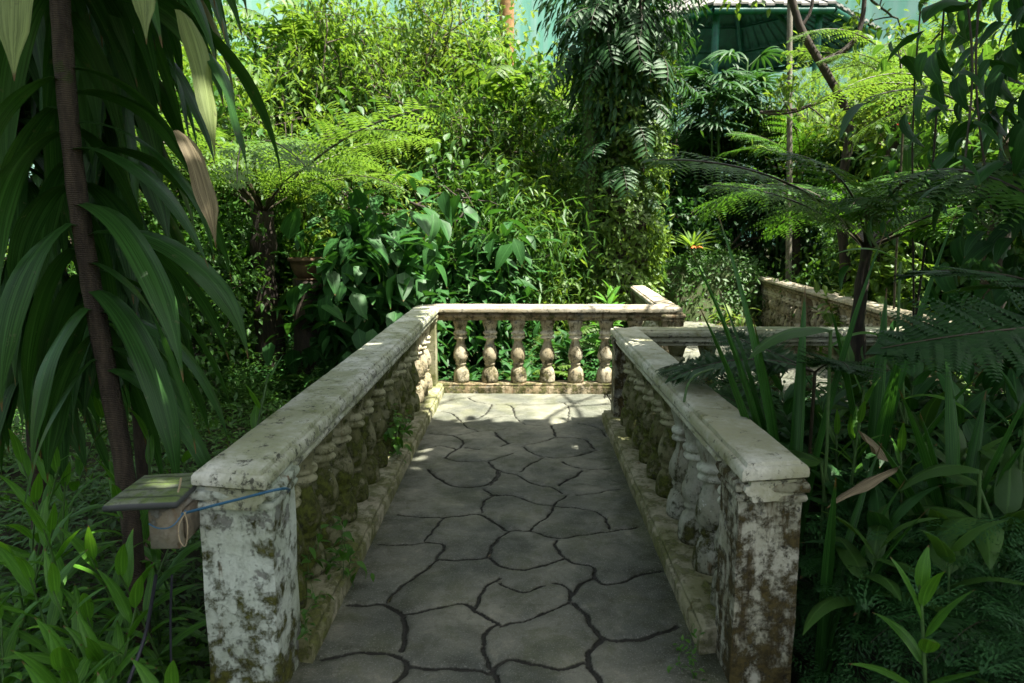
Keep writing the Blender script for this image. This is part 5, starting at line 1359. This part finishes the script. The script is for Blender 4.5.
def added_shade_tree(label, base, H, cx, cy, cz, rx, ry, rz_, n, seed):
    r = np.random.default_rng(seed); root = empty('added_shade_tree', base, 0, label, 'tree', 'unseen shade trees added overhead'); b = np.array(base)
    tm = MB(); top = np.array([cx, cy, cz - rz_ * .5]) - b
    P = smooth_line(np.array([[0, 0, -.3], [0, 0, H * .3], top * [.5, .5, .75], top]), 2); tm.add(*tube(P, np.linspace(.16, .09, len(P)), 10))
    for k in range(9):
        tb, _ = branches(r, top, [math.cos(k * .7) * rx * .5, math.sin(k * .7) * ry * .5, r.uniform(.2, .9)], max(rx, ry) * .7, .05, 2, .6, .15); [tm.add(*t) for t in tb]
    tm.obj('trunk', M['bark'], root)
    q = rdir(n, r) * r.uniform(.35, 1, n)[:, None] ** .6 * [rx, ry, rz_] + [cx, cy, cz]
    g = sun_gap(q); q = q[r.uniform(size=n) > g * 1.02]; m = len(q)
    mb = MB(); scatter(mb, T_OVATE, q - b, rdir(m, r) * [1, 1, .4] + [0, 0, -.3], np.array([0, 0, 1.]) + rdir(m, r) * .45, .30 * r.uniform(.6, 1.3, m)); mb.obj('crown', M['canopy'], root)
added_shade_tree('unseen tall tree added left of the walkway to shade it', (-4.2, 1.0, gh(-4.2, 1)), 5, 1.0, 3.0, 6.6, 2.9, 4.1, 1.0, 12500, 1)
added_shade_tree('unseen tall tree added right of the walkway to shade it', (5.6, 1.5, gh(5.6, 1.5)), 5, 4.2, 3.6, 6.8, 3.6, 4.3, 1.0, 13000, 2)
#added_shade_tree('tall shade tree outside the picture behind the viewpoint', (.4, -4.5, gh(.4, -4.5)), 5, .8, -2.0, 6.0, 5.5, 3.6, 1.4, 13000, 3)
#added_shade_tree('tall shade tree outside the picture far left', (-8.2, 4.0, gh(-8.2, 4)), 5, -6.5, 5.5, 6.9, 3.6, 4.0, 1.3, 9000, 4)
for i, (x, y, H) in enumerate(((4.5, -6, 4.2), (-4.5, -6.5, 4.0), (0, -7.5, 4.0), (-8, -1, 4.5), (8, -1, 5), (10.5, 4, 5.5), (-9, -9, 5))):  # unseen trees, added to block low sky light from behind and beside
    tree('broadleaf_tree', 'unseen leafy tree added behind or beside the viewpoint to block low light', 'tree', (x, y, gh(x, y)), H, .7, 'mid', T_OVATE, .32, 5, depth=3, kids=4, seed=800 + i, up=.0, first=.28, group='unseen trees added round the viewpoint', trad=.1, jit=.35)


w = bpy.data.worlds.new('World'); S.world = w; w.use_nodes = True
nt = w.node_tree; bg = nt.nodes['Background']
sky = nt.nodes.new('ShaderNodeTexSky'); sky.sky_type = 'NISHITA'; sky.sun_disc = False
sky.sun_elevation = math.asin(SUN[2]); sky.sun_rotation = math.atan2(SUN[0], SUN[1])
sky.dust_density = 4.0; sky.ozone_density = .6
hs = nt.nodes.new('ShaderNodeHueSaturation'); hs.inputs['Saturation'].default_value = .52
nt.links.new(sky.outputs[0], hs.inputs['Color']); nt.links.new(hs.outputs[0], bg.inputs[0]); bg.inputs[1].default_value = .066
sl = bpy.data.lights.new('sun', 'SUN'); sl.energy = 5.0; sl.angle = R(.5); sl.color = (1, .95, .86)
so = bpy.data.objects.new('sun', sl); COL.objects.link(so)
so.rotation_euler = Vector(SUN).to_track_quat('Z', 'Y').to_euler(); so.location = (0, 0, 12)
S.view_settings.view_transform = 'Standard'; S.view_settings.look = 'None'; S.view_settings.gamma = 1
S.view_settings.exposure = 2.02
S.render.engine = 'CYCLES'
S.cycles.use_denoising = True
try: S.cycles.denoiser = 'OPENIMAGEDENOISE'
except Exception: pass
S.cycles.max_bounces = 7; S.cycles.diffuse_bounces = 2; S.cycles.transmission_bounces = 4; S.cycles.glossy_bounces = 3
S.cycles.caustics_reflective = False; S.cycles.caustics_refractive = False
S.cycles.sample_clamp_indirect = 4.0
